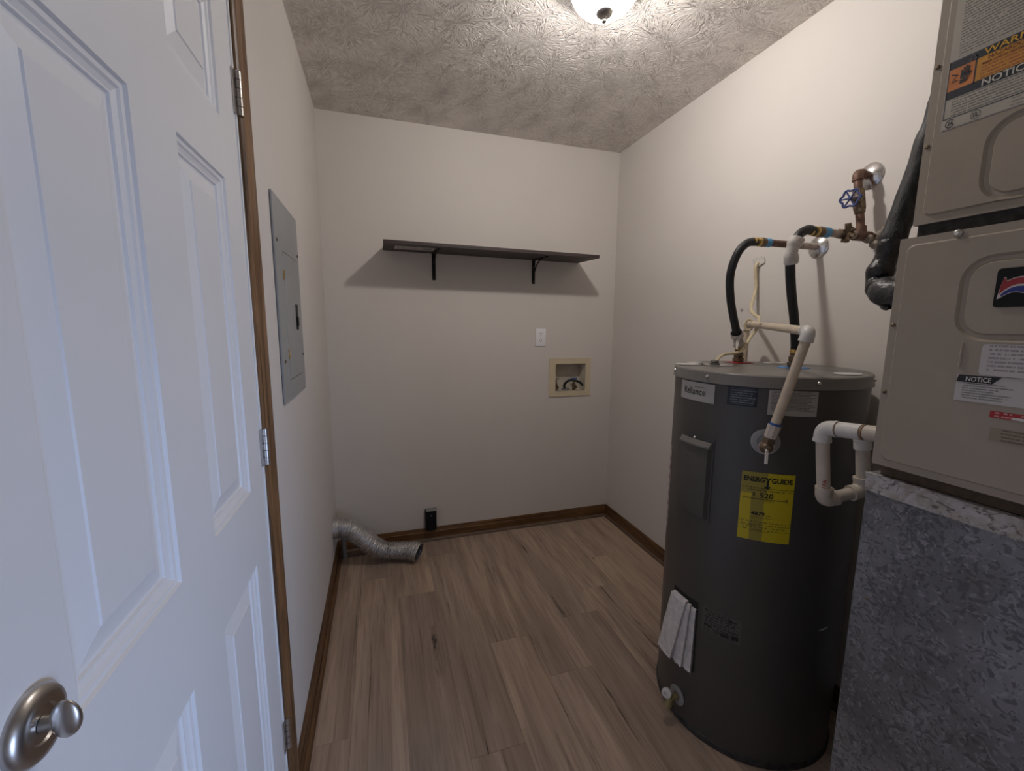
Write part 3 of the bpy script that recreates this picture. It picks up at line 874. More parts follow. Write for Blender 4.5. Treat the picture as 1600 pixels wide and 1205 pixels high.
# things printed/stuck on the lid
top = lambda u, v: (u, v, HZT + 0.0002)
def lid_disc(name, c, r, mat, z=0.0002, sx=1.0, n=24, sq=False):
    bm = B()
    h = 0.0016
    if sq: pts = [(c[0] + a, c[1] + b) for a, b in ((-r, -r), (r, -r), (r, r), (-r, r))]
    else: pts = [(c[0] + r * sx * math.cos(2 * PI * k / n), c[1] + r * math.sin(2 * PI * k / n)) for k in range(n)]
    lo_ = [bm.verts.new((x, y, HZT - 0.0009 + z)) for x, y in pts]; hi_ = [bm.verts.new((x, y, HZT - 0.0009 + z + h)) for x, y in pts]
    skin(bm, lo_, hi_); bm.faces.new(hi_)
    return obj(name, bm, mat, lid, False)
HOT, COLD = (1.565, -1.283), (1.585, -1.492)
lid_disc('hot_marker', HOT, 0.036, M_RED, sq=True)
lid_disc('cold_marker', COLD, 0.046, M_LBLUE, n=8)
lid_disc('junction_plate', (1.400, -1.352), 0.045, M_STEEL, sq=True)
lid_disc('lid_sticker', (1.330, -1.300), 0.040, M_PAPER, sx=1.3)
lid_disc('lid_sticker', (1.680, -1.337), 0.030, M_PAPER, sx=1.3)
lid_disc('lid_sticker', (1.560, -1.680), 0.030, M_PAPER, sx=1.4)
lid_disc('lid_sticker', (1.400, -1.245), 0.022, M_PAPER, sx=1.5)
for nm, (cx_, cy_), mt in (('hot_nipple', HOT, M_OLDBRASS), ('cold_nipple', COLD, M_OLDBRASS)):
    bm = B(); lathe(bm, (cx_, cy_, HZT + 0.0008), (0, 0, 1), ((0, 0.014), (0.004, 0.019), (0.016, 0.0195), (0.019, 0.014), (0.022, 0.0165), (0.036, 0.0165), (0.038, 0.0135), (0.050, 0.0135)), 8)
    obj(nm, bm, mt, wh, True, 30)

# labels on the jacket
bl_ = obj('brand_label', patch(B(), cylmap(164.5, 195.0, 1.112, 1.170), 14, 1), M_LABELGREY, wh)
bm = B()
f = cylmap(164.5, 195.0, 1.112, 1.170, 0.0014)
add_text(bm, 'Reliance', f, 0.16, 0.80, 0.34, 0.70, 0.012)
obj('lettering', bm, M_INK, bl_, False)
bm = B(); add_text(bm, 'WATER HEATERS', f, 0.47, 0.78, 0.73, 0.78)
obj('small_lettering', bm, M_INK, bl_, False)
obj('service_label', patch(B(), cylmap(-157.0, -140.7, 1.118, 1.172), 8, 1), M_PRINT_NAVY, wh)
obj('caution_label', patch(B(), cylmap(-135.4, -110.6, 1.102, 1.171), 12, 1), M_PRINT_CAUTION, wh)
obj('warning_label', patch(B(), cylmap(143.0, 152.0, 0.627, 0.925), 4, 1), M_PRINT_SIDE, wh)
obj('rating_label', patch(B(), cylmap(-161.9, -138.4, 0.388, 0.466), 8, 1), M_PRINT_RATE, wh)
bm = B(); f = cylmap(-161.9, -138.4, 0.388, 0.466, 0.0013)
for u0, u1, v0, v1 in ((0.06, 0.28, 0.22, 0.30), (0.52, 0.72, 0.10, 0.22), (0.78, 0.95, 0.12, 0.27)):
    add_rect(bm, f, u0, u1, v0, v1)
add_poly(bm, f, [(0.10 + 0.04 * math.cos(a), 0.90 + 0.05 * math.sin(a)) for a in [2 * PI * k / 12 for k in range(12)]])
add_poly(bm, f, [(0.74 + 0.05 * math.cos(a), 0.84 + 0.07 * math.sin(a)) for a in [2 * PI * k / 12 for k in range(12)]])
obj('printing', bm, M_INK, wh, False)['kind'] = 'stuff'
# yellow energy guide label
def egmap(u, v, l=0.0):
    a = -145.4 + 27.3 * u
    return pol(a, 0.729 + 0.203 * v + 0.004 * u, HR + 0.0008 + l)
eg = obj('energy_label', patch(B(), egmap, 14, 1), M_ENERGY, wh)
f = lambda u, v: egmap(u, v, 0.0006)
bm = B()
add_text(bm, 'ENERG', f, 0.045, 0.44, 0.862, 0.938, 0.036)
add_text(bm, 'Y', f, 0.43, 0.575, 0.858, 0.938, 0.036)
add_text(bm, 'GUIDE', f, 0.565, 0.96, 0.862, 0.938, 0.036)
add_poly(bm, f, ((0.482, 0.87), (0.482, 0.81), (0.432, 0.81), (0.500, 0.765), (0.568, 0.81), (0.518, 0.81), (0.518, 0.87)))
add_text(bm, '$', f, 0.235, 0.285, 0.655, 0.715, 0.02)
add_text(bm, '520', f, 0.37, 0.625, 0.640, 0.715, 0.02)
add_rect(bm, f, 0.05, 0.90, 0.615, 0.624, 8)
add_rect(bm, f, 0.46, 0.66, 0.593, 0.598, 2)
add_rect(bm, f, 0.86, 0.92, 0.591, 0.595, 1)
add_poly(bm, f, ((0.87, 0.645), (0.885, 0.618), (0.90, 0.645)))
add_text(bm, '4879', f, 0.235, 0.495, 0.375, 0.430, 0.02)
add_text(bm, 'kWh', f, 0.52, 0.60, 0.372, 0.392)
add_text(bm, 'Estimated Yearly Operating Cost', f, 0.16, 0.84, 0.738, 0.758)
add_text(bm, 'Estimated yearly electricity use', f, 0.22, 0.68, 0.335, 0.352)
add_rect(bm, f, 0.22, 0.62, 0.137, 0.142, 3)
add_rect(bm, f, 0.05, 0.30, 0.220, 0.226, 3)
obj('lettering', bm, M_INK, eg, False)['kind'] = 'stuff'

# upper access panel: pressed cover with sloping hood
A0, A1, AZ0, AZ1 = 171.0, 197.5, 0.742, 1.006
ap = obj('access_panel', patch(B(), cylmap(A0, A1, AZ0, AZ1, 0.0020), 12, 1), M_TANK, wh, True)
bm = B()
def abox(bm, a0, a1, z0, z1, l0, l1, z0b=None, z1b=None, n=8, inset=1.6):
    """raised curved pad between jacket and lift l1"""
    z0b = z0 if z0b is None else z0b; z1b = z1 if z1b is None else z1b
    rows = []
    for k in range(n + 1):
        u = k / n
        a = a0 + (a1 - a0) * u
        b = (a0 + inset) + (a1 - a0 - 2 * inset) * u
        rows.append([bm.verts.new(pol(a, z0, HR + l0)), bm.verts.new(pol(a, z1, HR + l0)), bm.verts.new(pol(b, z1b, HR + l1)), bm.verts.new(pol(b, z0b, HR + l1))])
    for r0, r1 in zip(rows, rows[1:]):
        skin(bm, r0, r1)
    bm.faces.new(rows[0]); bm.faces.new(list(reversed(rows[-1])))
abox(bm, A0 + 0.6, A1 - 1.2, AZ0 + 0.006, AZ1 - 0.014, 0.0018, 0.013, AZ0 + 0.012, AZ1 - 0.034)
obj('pressed_cover', bm, M_TANK, ap, True, 30)
bm = B(); abox(bm, A0 + 0.6, A1 - 1.2, AZ1 - 0.033, AZ1 - 0.012, 0.006, 0.0165, AZ1 - 0.031, AZ1 - 0.026, inset=0.6)
obj('hood', bm, M_TANK_LIT, ap, True, 30)
d = Vector(pol(183.5, 0, 1)) - Vector((HX, HY, 0))
obj('panel_screw', lathe(B(), pol(183.5, AZ1 - 0.008, HR + 0.002), d, ((0, 0.005), (0.003, 0.005), (0.006, 0.003)), 12), M_CHROME, ap)

# lower element opening stuffed with white batt
lo_p = obj('element_opening', patch(B(), cylmap(172.5, 194.8, 0.215, 0.465, 0.0016), 10, 1), M_DARK, wh, True)
ins = obj('insulation_batt', B(), M_INSUL, wh)
bm = B()
def batt(bm, a0, a1, z0, z1, l0, l1, skew, seed):
    n, m = 8, 14
    fr, bk = [], []
    for i in range(n + 1):
        cf, cb = [], []
        for j in range(m + 1):
            u, v = i / n, j / m
            a = a0 + (a1 - a0) * u + skew * (1 - v)
            z = z0 + (z1 - z0) * v
            w = noise.noise(Vector((u * 4 + seed, v * 6, seed * 2.7)))
            cf.append(bm.verts.new(pol(a + w * 0.6, z + 0.006 * noise.noise(Vector((u * 6, v * 5, seed))), HR + l0 + (l1 - l0) * (1.15 - 0.65 * v) + 0.004 * w)))
            cb.append(bm.verts.new(pol(a, z, HR + l0)))
        fr.append(cf); bk.append(cb)
    for g in (fr, bk):
        for i in range(n):
            for j in range(m):
                bm.faces.new((g[i][j], g[i + 1][j], g[i + 1][j + 1], g[i][j + 1]))
    for i in range(n):
        bm.faces.new((fr[i][0], fr[i + 1][0], bk[i + 1][0], bk[i][0])); bm.faces.new((fr[i][m], fr[i + 1][m], bk[i + 1][m], bk[i][m]))
    for j in range(m):
        bm.faces.new((fr[0][j], fr[0][j + 1], bk[0][j + 1], bk[0][j])); bm.faces.new((fr[n][j], fr[n][j + 1], bk[n][j + 1], bk[n][j]))
batt(bm, 174.5, 188.0, 0.225, 0.452, 0.004, 0.034, -6.5, 1.3)
batt(bm, 182.5, 190.5, 0.222, 0.446, 0.003, 0.022, -2.0, 5.1)
batt(bm, 187.5, 194.0, 0.218, 0.440, 0.0025, 0.012, 0.0, 9.4)
bm.to_mesh(ins.data); bm.free()
ins.data.polygons.foreach_set('use_smooth', [True] * len(ins.data.polygons))
ins.data.materials.clear(); ins.data.materials.append(M_INSUL)
bm = B(); f = cylmap(0, 1, 0, 1, 0.0012)
add_poly(bm, lambda u, v: pol(u, v, HR + 0.0009), ((-94.5, 0.463), (-91.5, 0.466), (-86.5, 0.469), (-85.8, 0.466), (-90, 0.4615)))
obj('paint_scratch', bm, M_PAPER, wh, False)

# drain valve
dd = Vector(pol(-177, 0, 1)) - Vector((HX, HY, 0))
dv = obj('drain_valve', lathe(B(), pol(-177, 0.084, HR + 0.0004), dd, ((0, 0.032), (0.003, 0.032), (0.004, 0.029), (0.004, 0.014), (0.001, 0.013)), 28), M_GREYPL, wh)
bm = B()
p0 = Vector(pol(-177, 0.082, HR + 0.002)); p1 = Vector(pol(-177, 0.078, HR + 0.036))
cyl(bm, p0, p1, 0.010, n=14)
cyl(bm, p1 + Vector((0.004, 0, 0.006)), p1 + Vector((-0.012, -0.006, -0.022)), 0.0125, 0.014, 14)
obj('spigot', bm, mottled('dull_yellow_spigot', (0.30, 0.245, 0.12), 0.5, 0.3, 0.2), dv)
bm = B(); lathe(bm, p1 + Vector((0.000, 0.010, 0.018)), (-0.8, -0.5, 0.35), ((0, 0.009), (0.002, 0.016), (0.012, 0.0165), (0.015, 0.012), (0.015, 0.0055), (0.010, 0.005)), 20)
obj('valve_knob', bm, M_PVC, dv)

# relief valve on the jacket
ta = -135.0
td = Vector(pol(ta, 0, 1)) - Vector((HX, HY, 0))
rv = obj('relief_valve', lathe(B(), pol(ta, 1.024, HR + 0.0004), td, ((0, 0.0365), (0.002, 0.0365), (0.004, 0.034), (0.004, 0.020), (0.0015, 0.019)), 32), M_GREYPL, wh)
c0 = Vector(pol(ta, 1.020, HR + 0.001)); c1 = Vector(pol(ta, 1.020, HR + 0.045))
bm = B(); cyl(bm, c0, c1, 0.013, n=16); lathe(bm, c1, td, ((-0.020, 0.016), (0.004, 0.017), (0.008, 0.013), (0.016, 0.009)), 16)
obj('valve_body', bm, M_OLDBRASS, rv)
out0 = c1 + Vector((0.002, -0.002, 0.008))
obj('red_tag', lathe(B(), c1 + td * 0.001, td, ((0, 0.019), (0.0025, 0.019), (0.003, 0.015)), 20), mottled('faded_pink_tag', (0.55, 0.42, 0.38), 0.6, 0, 0.3, 120), rv)
bm = B()
q0 = c1 + td * 0.014
tube(bm, [q0, q0 + td * 0.012 + Vector((0, 0, -0.004)), q0 + td * 0.020 + Vector((0, 0, -0.020)), q0 + td * 0.022 + Vector((0, 0, -0.036))], 0.0042, 8, 5, flat=0.6)
obj('test_lever', bm, M_CHROME, rv)

# ================================================================== RELIEF DISCHARGE PIPE
E1 = Vector((1.304, -1.750, 1.331)); E2 = Vector((1.684, -1.196, 1.356))
vb = out0
dp = thing('discharge_pipe', 'cream plastic relief pipe rising from the heater front over its lid', 'pipe', (vb.x, vb.y, 1.02))
up = (E1 - vb).normalized()
bm = B(); cyl(bm, vb + up * 0.020, vb + up * 0.056, 0.0155, 0.0165, 8)
obj('adapter', bm, M_PVC_OLD, dp, True, 30)
bm = B(); cyl(bm, vb + up * 0.002, vb + up * 0.024, 0.0150, n=6)
obj('hex_nut', bm, M_OLDBRASS, dp, False)
bm = B(); cyl(bm, vb + up * 0.056, vb + up * 0.062, 0.0148, 0.0135, 16)
obj('glue_ring', bm, M_BLUEDARK, dp)
bm = B(); cyl(bm, vb + up * 0.05, E1 - up * 0.010, 0.0118, n=20)
obj('riser', bm, M_CPVC, dp)
hd = (E2 - E1).normalized()
def elbow(a, corner, b, r, mat, parent, leg=0.022, name='elbow'):
    """socket elbow: legs towards a and b"""
    a = Vector(a).normalized(); b = Vector(b).normalized(); c = Vector(corner)
    pts = [c + a * leg]
    for k in range(9):
        t = k / 8
        pts.append(c + a * (leg * 0.62 * (1 - t) ** 2) + b * (leg * 0.62 * t * t))
    pts.append(c + b * leg)
    bm = B(); tube(bm, pts, r, 18, 1, spline=False)
    for s, dr_ in ((c + a * (leg - 0.006), a), (c + b * (leg - 0.006), b)):
        cyl(bm, s, s + dr_ * 0.0065, r * 1.06, n=18)
    return obj(name, bm, mat, parent)
elbow(-up, E1, hd, 0.0160, M_PVC, dp, 0.026)
bm = B(); cyl(bm, E1 + hd * 0.014, E2 - hd * 0.012, 0.0118, n=20)
obj('cross_run', bm, M_CPVC, dp)
elbow(-hd, E2, (0, 0, -1), 0.0160, M_PVC, dp, 0.026)
PB = Vector((E2.x + 0.0, E2.y, 0.0))
bm = B(); cyl(bm, E2 + Vector((0, 0, -0.014)), (E2.x, E2.y, 0.15), 0.0118, n=20)
obj('drop_pipe', bm, M_CPVC, dp)

# ================================================================== WATER LINES
def escutcheon(parent, x, y, z, r=0.040):
    return obj('escutcheon', lathe(B(), (x - 0.0004, y, z), (-1, 0, 0), ((0, r), (0.003, r), (0.009, r * 0.80), (0.013, r * 0.50), (0.015, r * 0.36), (0.015, 0.012)), 32), M_CHROME, parent)
hp = thing('hot_water_pipe', 'single straight copper stub with chrome wall plate and blue band, beside hot hose', 'pipe', (W, -1.378, 1.627))
escutcheon(hp, W, -1.378, 1.627, 0.038)
obj('pipe', cyl(B(), (W - 0.001, -1.378, 1.627), (1.665, -1.378, 1.627), 0.0115, n=18), M_COPPER_L, hp)
obj('pipe', cyl(B(), (1.665, -1.378, 1.627), (1.535, -1.378, 1.627), 0.0117, n=18), M_COPPER, hp)
obj('blue_band', cyl(B(), (1.562, -1.378, 1.627), (1.538, -1.378, 1.627), 0.0145, n=18), M_BLUE, hp)
obj('coupling', lathe(B(), (1.540, -1.378, 1.627), (-1, 0, 0), ((0, 0.0145), (0.010, 0.0155), (0.020, 0.0145)), 18), M_OLDBRASS, hp)
cp = thing('cold_water_pipe', 'branched copper pipe with blue valve wheel and chrome wall plate', 'pipe', (W, -1.525, 1.626))
escutcheon(cp, W, -1.525, 1.821, 0.040)
T0 = Vector((1.727, -1.527, 1.821)); T1 = Vector((1.727, -1.560, 1.626))
obj('pipe', cyl(B(), (W - 0.001, -1.525, 1.821), T0, 0.0115, n=18), M_COPPER, cp)
dn = (T1 - T0).normalized()
elbow((1, 0, 0), T0, dn, 0.0142, M_COPPER, cp, 0.022)
obj('pipe', cyl(B(), T0 + dn * 0.01, T1, 0.0113, n=18), M_COPPER, cp)
vc = T0 + dn * 0.086
bm = B()
cyl(bm, vc - dn * 0.026, vc + dn * 0.026, 0.0165, n=8)
cyl(bm, vc - dn * 0.034, vc - dn * 0.022, 0.0155, 0.0165, 8)
cyl(bm, vc + dn * 0.022, vc + dn * 0.040, 0.0165, 0.0140, 8)
cyl(bm, vc, vc + Vector((-0.024, -0.004, 0)), 0.0140, 0.0110, 12)
cyl(bm, vc + Vector((-0.022, -0.004, 0)), vc + Vector((-0.050, -0.008, 0)), 0.0045, n=10)
gv = obj('gate_valve', bm, M_OLDBRASS, cp, True, 30)
# blue scalloped wheel
wc = vc + Vector((-0.050, -0.008, 0))
bm = B()
wax = Vector((-1, -0.25, 0.05)).normalized(); wxx, wyy = frame_for(wax)
ringp = []
for k in range(49):
    a = 2 * PI * k / 48
    rr = 0.0250 + 0.0028 * math.cos(6 * a)
    ringp.append(wc + wxx * (rr * math.cos(a)) + wyy * (rr * math.sin(a)))
tube(bm, ringp, 0.0032, 8, 1, spline=False, cap=False)
for k in range(6):
    a = 2 * PI * k / 6
    tube(bm, [wc, wc + (wxx * math.cos(a) + wyy * math.sin(a)) * 0.0265], 0.0024, 6, 1, spline=False)
lathe(bm, wc - wax * 0.004, wax, ((0, 0.006), (0.008, 0.006), (0.010, 0.004)), 10)
obj('handwheel', bm, M_WHEEL, gv)
# tee, branch to heater, lumpy wall end
bm = B(); cyl(bm, T1 + Vector((0.035, 0, 0)), T1 + Vector((-0.030, 0, 0)), 0.0155, n=18); cyl(bm, T1, T1 - dn * 0.028, 0.0150, n=18)
obj('tee', bm, M_COPPER, cp)
obj('pipe', cyl(B(), T1 + Vector((0.03, 0, 0)), (W - 0.001, T1.y, T1.z), 0.0115, n=18), M_COPPER, cp)
bm = B()
for k in range(9):
    r_ = bmesh.ops.create_icosphere(bm, subdivisions=2, radius=random.uniform(0.010, 0.020))
    cc = Vector((random.uniform(1.742, 1.772), T1.y + random.uniform(-0.060, 0.005), T1.z + random.uniform(-0.030, 0.020)))
    for v in r_['verts']:
        v.co = v.co * (1 + 0.25 * noise.noise(v.co * 80 + cc * 30)) + cc
obj('putty_lump', bm, mottled('dusty_putty', (0.34, 0.29, 0.24), 0.8, 0, 0.3, 60, 0.8, 60), cp)
obj('pipe', cyl(B(), T1 + Vector((-0.02, 0, 0)), (1.585, T1.y, T1.z), 0.0115, n=18), M_COPPER_L, cp)
# tarnished stop valve with a butterfly grip
bm = B(); cyl(bm, (1.678, T1.y, T1.z), (1.630, T1.y, T1.z), 0.0145, n=8)
cyl(bm, (1.655, T1.y, T1.z - 0.024), (1.655, T1.y - 0.010, T1.z + 0.026), 0.0085, n=10)
sv = obj('stop_valve', bm, M_OLDBRASS, cp, True, 30)
bm = B()
for k in range(7):
    a = 2 * PI * k / 7
    pc = Vector((1.653, T1.y - 0.012, T1.z + 0.002))
    tube(bm, [pc, pc + Vector((0.010 * math.sin(2.2 * k), 0.024 * math.cos(a) * 0.6, 0.027 * math.sin(a)))], lambda t: 0.006 + 0.003 * t, 7, 2, spline=False)
obj('valve_grip', bm, M_OLDBRASS, sv)
obj('blue_band', cyl(B(), (1.585, T1.y, T1.z), (1.560, T1.y, T1.z), 0.0150, n=18), M_BLUE, cp)
obj('coupling', lathe(B(), (1.562, T1.y, T1.z), (-1, 0, 0), ((0, 0.0148), (0.010, 0.0160), (0.022, 0.0148)), 18), M_OLDBRASS, cp)

def hose(name, label, pts, fit_from, fit_to, cuff):
    h = thing(name, label, 'hose', pts[-1], 'flexible hoses on the water heater')
    obj('hose', tube(B(), pts, 0.0135, 16, 8), M_BLACKHOSE, h)
    bm = B(); a = Vector(fit_from); b = Vector(fit_to); d_ = b - a; L_ = d_.length
    lathe(bm, a, d_, ((0, 0.0142), (L_ * 0.3, 0.0150), (L_ * 0.38, 0.0125), (L_ * 0.5, 0.0140), (L_ * 0.6, 0.0122), (L_ * 0.75, 0.0132), (L_, 0.0132)), 18)
    obj('brass_nut', bm, M_BRASS, h)
    e0 = Vector(pts[-1])
    obj('brass_end', lathe(B(), e0 + Vector((0, 0, 0.004)), (0, 0, -1), ((0, 0.013), (0.006, 0.0155), (e0.z - HZT - 0.044, 0.0155)), 12), M_BRASS, h)
    bm = B(); tube(bm, cuff, lambda t: 0.0195 + 0.0022 * math.sin(9 * t) - 0.002 * t, 12, 5, cap=False, jitter=0.09)
    obj('wrap', bm, M_TAPE, h, True, 50)
    return h
hh = hose('water_hose', 'black hose arching from the copper stub to the red disc on the heater lid',
     [(1.508, -1.378, 1.627), (1.467, -1.376, 1.620), (1.436, -1.370, 1.585), (1.428, -1.355, 1.516), (1.458, -1.335, 1.432), (1.512, -1.310, 1.344), (1.553, -1.288, 1.292), (HOT[0], HOT[1], 1.268)],
     (1.521, -1.378, 1.627), (1.488, -1.378, 1.627),
     [(1.528, -1.302, 1.322), (1.545, -1.292, 1.303), (1.556, -1.287, 1.287), (1.562, -1.284, 1.270)])
bm = B(); tube(bm, [(1.530, -1.312, 1.310), (1.520, -1.318, 1.285), (1.514, -1.322, 1.262)], lambda t: 0.010 - 0.006 * t, 8, 4, flat=0.15)
obj('loose_wrap_end', bm, M_TAPE, hh)
hose('water_hose', 'black hose arching from the blue-wheel valve pipe to the blue disc on the heater lid',
     [(1.530, -1.560, 1.626), (1.500, -1.560, 1.628), (1.468, -1.558, 1.606), (1.458, -1.550, 1.552), (1.495, -1.530, 1.462), (1.546, -1.510, 1.365), (1.578, -1.496, 1.290), (COLD[0], COLD[1], 1.268)],
     (1.541, -1.560, 1.626), (1.512, -1.560, 1.627),
     [(1.467, -1.558, 1.604), (1.460, -1.555, 1.582), (1.458, -1.551, 1.560), (1.466, -1.547, 1.530)])

# ================================================================== POWER CABLE
pc = thing('power_cable', 'cream power cable from a wall hole looped over the pipe to the heater lid', 'cable', (1.393, -1.351, HZT))
cpts = [(1.7885, -1.130, 1.610), (1.770, -1.132, 1.585), (1.772, -1.140, 1.500), (1.735, -1.160, 1.420), (1.712, -1.200, 1.392), (1.672, -1.250, 1.384), (1.640, -1.290, 1.372), (1.622, -1.300, 1.335), (1.595, -1.300, 1.302), (1.545, -1.315, 1.256), (1.500, -1.325, 1.247), (1.453, -1.332, 1.245), (1.415, -1.345, 1.234), (1.396, -1.351, 1.214)]
obj('cable', tube(B(), cpts, 0.0068, 10, 8, flat=0.75), M_CABLE, pc)
lp = [(1.625 + 0.018 * math.cos(a) * 0.4, -1.262 + 0.018 * math.cos(a) * -0.6, 1.350 + 0.020 * math.sin(a)) for a in [2 * PI * k / 16 for k in range(17)]]
obj('cable_loop', tube(B(), lp, 0.0045, 8, 2), M_CABLE, pc)
obj('strain_relief', lathe(B(), (1.394, -1.351, HZT + 0.0010), (0, 0, 1), ((0, 0.017), (0.005, 0.017), (0.006, 0.012), (0.012, 0.014), (0.016, 0.010)), 18), mottled('grey_clamp', (0.14, 0.135, 0.125), 0.5, 0.3), pc)
bm = B()
pp = [(1.7886, -1.130 + (0.026 + 0.010 * random.random()) * math.cos(a), 1.612 + (0.016 + 0.010 * random.random()) * math.sin(a)) for a in [2 * PI * k / 12 for k in range(12)]]
a_ = [bm.verts.new(p) for p in pp]; b_ = [bm.verts.new((W - 0.004 - 0.003 * random.random(), p[1], p[2])) for p in pp]
skin(bm, a_, b_); bm.faces.new(b_)
obj('hole_patch', bm, mottled('ragged_plaster', (0.60, 0.57, 0.53), 0.9, 0, 0.2, 60, 0.8, 80), pc)
an = obj('wall_anchor', lathe(B(), (W - 0.0004, -1.062, 1.419), (-1, 0, 0), ((0, 0.008), (0.004, 0.007), (0.005, 0.003), (0.003, 0.0025)), 12), M_TAPE)
tag(an, 'tiny wall anchor in the right wall beside the black hose', 'anchor')

# ================================================================== FURNACE
FXU, FXL, FXB = 1.200, 1.183, 1.195
YN = -2.56                                             # near side of the furnace
fu = thing('furnace', 'tall taupe metal air handler cabinet with two front doors and warning labels', 'furnace', (1.49, -2.28, 1.058))
obj('cabinet', box(B(), 1.2145, W - 0.02, YN, -2.006, 1.062, 2.12, 0.003, 1), M_FURN, fu, False)
def door_sheet(bm, x, y0, y1, z0, z1, emb, r=0.04, depth=0.004, edge=0.0135, edep=0.003):
    """door pan: rim flange, crease inset, and an embossed rounded field"""
    fnn = lambda d: (lambda u, v: (x + d, u, v))
    rows = []
    def rr(i, rad, d):
        return [bm.verts.new((x + d, u, v)) for u, v in rrect(y0 + i, y1 - i, z0 + i, z1 - i, rad, 6)]
    loops = [rr(0, 0.001, 0.013), rr(0, 0.001, 0.0), rr(edge - 0.001, 0.012, 0.0), rr(edge, 0.012, -edep * 0.5), rr(edge + 0.0015, 0.012, -edep)]
    bm.faces.new(list(reversed(loops[0])))
    for a, b in zip(loops, loops[1:]): skin(bm, a, b)
    # flat field with an embossed outline cut in
    ey0, ey1, ez0, ez1 = emb
    er = [[bm.verts.new((x - edep + d, u, v)) for u, v in rrect(ey0 + i, ey1 - i, ez0 + i, ez1 - i, max(0.008, r - i), 6)] for i, d in ((0, 0), (0.004, depth), (0.010, depth), (0.0125, 0.0006))]
    # bridge outer loop and emboss loop (same vertex count)
    skin(bm, loops[-1], er[0])
    for a, b in zip(er, er[1:]): skin(bm, a, b)
    bm.faces.new(er[-1])
    return bm
ud = obj('upper_door', door_sheet(B(), FXU, YN + 0.002, -2.0025, 1.522, 2.115, (-2.48, -2.086, 1.536, 1.664)), M_FURN, fu, True, 20)
obj('gasket', box(B(), 1.2055, 1.2143, YN + 0.004, -2.008, 1.494, 1.5305), M_FELT, fu, False)
ldr = obj('lower_door', door_sheet(B(), FXL, YN + 0.002, -1.9965, 1.0805, 1.499, (-2.48, -2.090, 1.320, 1.454)), M_FURN, fu, True, 20)
obj('cabinet_foot', box(B(), 1.2000, W - 0.02, YN + 0.004, -2.004, 1.0585, 1.0800), M_GRIME, fu, False)
bm = B(); tube(bm, [(FXL - 0.0030, -2.106, 1.317), (FXL - 0.0030, -2.106, 1.279)], 0.0022, 8, 1, spline=False)
obj('embossed_rib', bm, M_FURN, ldr)
for (x, y, z), pr in (((FXL, -2.0030, 1.346), ldr), ((FXL, -2.0030, 1.221), ldr), ((FXU, -2.009, 1.780), ud), ((FXU, -2.009, 1.653), ud)):
    obj('screw', lathe(B(), (x, y, z), (-1, 0, 0), ((0, 0.0035), (0.002, 0.0035), (0.0035, 0.0018)), 12), M_OLDBRASS, pr)
obj('screw', lathe(B(), (FXL, -2.078, 1.4935), (-1, 0, 0), ((0, 0.0062), (0.003, 0.0062), (0.006, 0.003)), 14), M_STEEL, ldr)
# ---- upper door label (runs on past the picture edge); u = world y, v = z
def fl(x):
    return lambda u, v: (x, u, v)
def sheet(name, x, y_far, y_near, z0, z1, mat, par):
    # u grows towards the viewer's right, i.e. towards -y
    return obj(name, patch(B(), lambda u, v: (x, y_far + (y_near - y_far) * u, z0 + (z1 - z0) * v)), mat, par, False)
XU = FXU - 0.0030 - 0.0006
XL = FXL - 0.0030 - 0.0006
YL0, YL1 = -2.0265, -2.235
wlb = sheet('warning_label', XU, YL0, YL1, 1.670, 1.905, M_PAPER, ud)
sheet('instruction_print', XU - 0.0003, YL0, YL1, 1.777, 1.905, M_PRINT_UP, wlb)
bm = B(); f = fl(XU - 0.0006)
add_rect(bm, f, YL0 - 0.001, YL1, 1.7635, 1.7755); add_rect(bm, f, YL0 - 0.001, YL1, 1.7175, 1.7300)
add_rect(bm, f, YL0 - 0.001, YL0 - 0.0022, 1.687, 1.7755); add_rect(bm, f, -2.0610, -2.0630, 1.7280, 1.7700); add_rect(bm, f, YL0 - 0.001, YL1, 1.6862, 1.6874)
obj('black_bands', bm, M_NAVY, wlb, False)
bm = B(); f = fl(XU - 0.0005); add_rect(bm, f, YL0 - 0.0015, -2.0615, 1.7300, 1.7635)
obj('orange_field', bm, M_ORANGE, wlb, False)
sheet('hazard_print', XU - 0.0005, -2.0625, YL1, 1.7300, 1.7550, M_PRINT_AMBER, wlb)
bm = B(); add_rect(bm, f, -2.0625, YL1, 1.7550, 1.7635)
obj('amber_field', bm, M_WARM, wlb, False)
sheet('notice_print', XU - 0.0003, YL0 - 0.0025, YL1, 1.688, 1.717, M_PRINT_LOW, wlb)
sheet('footer_print', XU - 0.0003, YL0, YL1, 1.671, 1.686, M_PRINT_FOOT, wlb)
bm = B(); f = fl(XU - 0.0009)
add_text(bm, 'WARNING', f, -2.0700, -2.1500, 1.7648, 1.7742, 0.015)
obj('warning_lettering', bm, M_YINK, wlb, False)
bm = B(); add_text(bm, 'NOTICE', f, -2.0725, -2.1280, 1.7186, 1.7290, 0.018)
obj('notice_lettering', bm, mottled('cream_ink', (0.55, 0.52, 0.46), 0.6), wlb, False)
bm = B()
add_text(bm, 'HAZARDOUS VOLTAGE', f, -2.0760, -2.1640, 1.7562, 1.7625, 0.012)
add_text(bm, 'MAY CAUSE SEVERE', f, -2.0700, -2.1180, 1.7510, 1.7545, 0.01)
obj('hazard_lettering', bm, mottled('dark_red_ink', (0.14, 0.03, 0.015), 0.6), wlb, False)
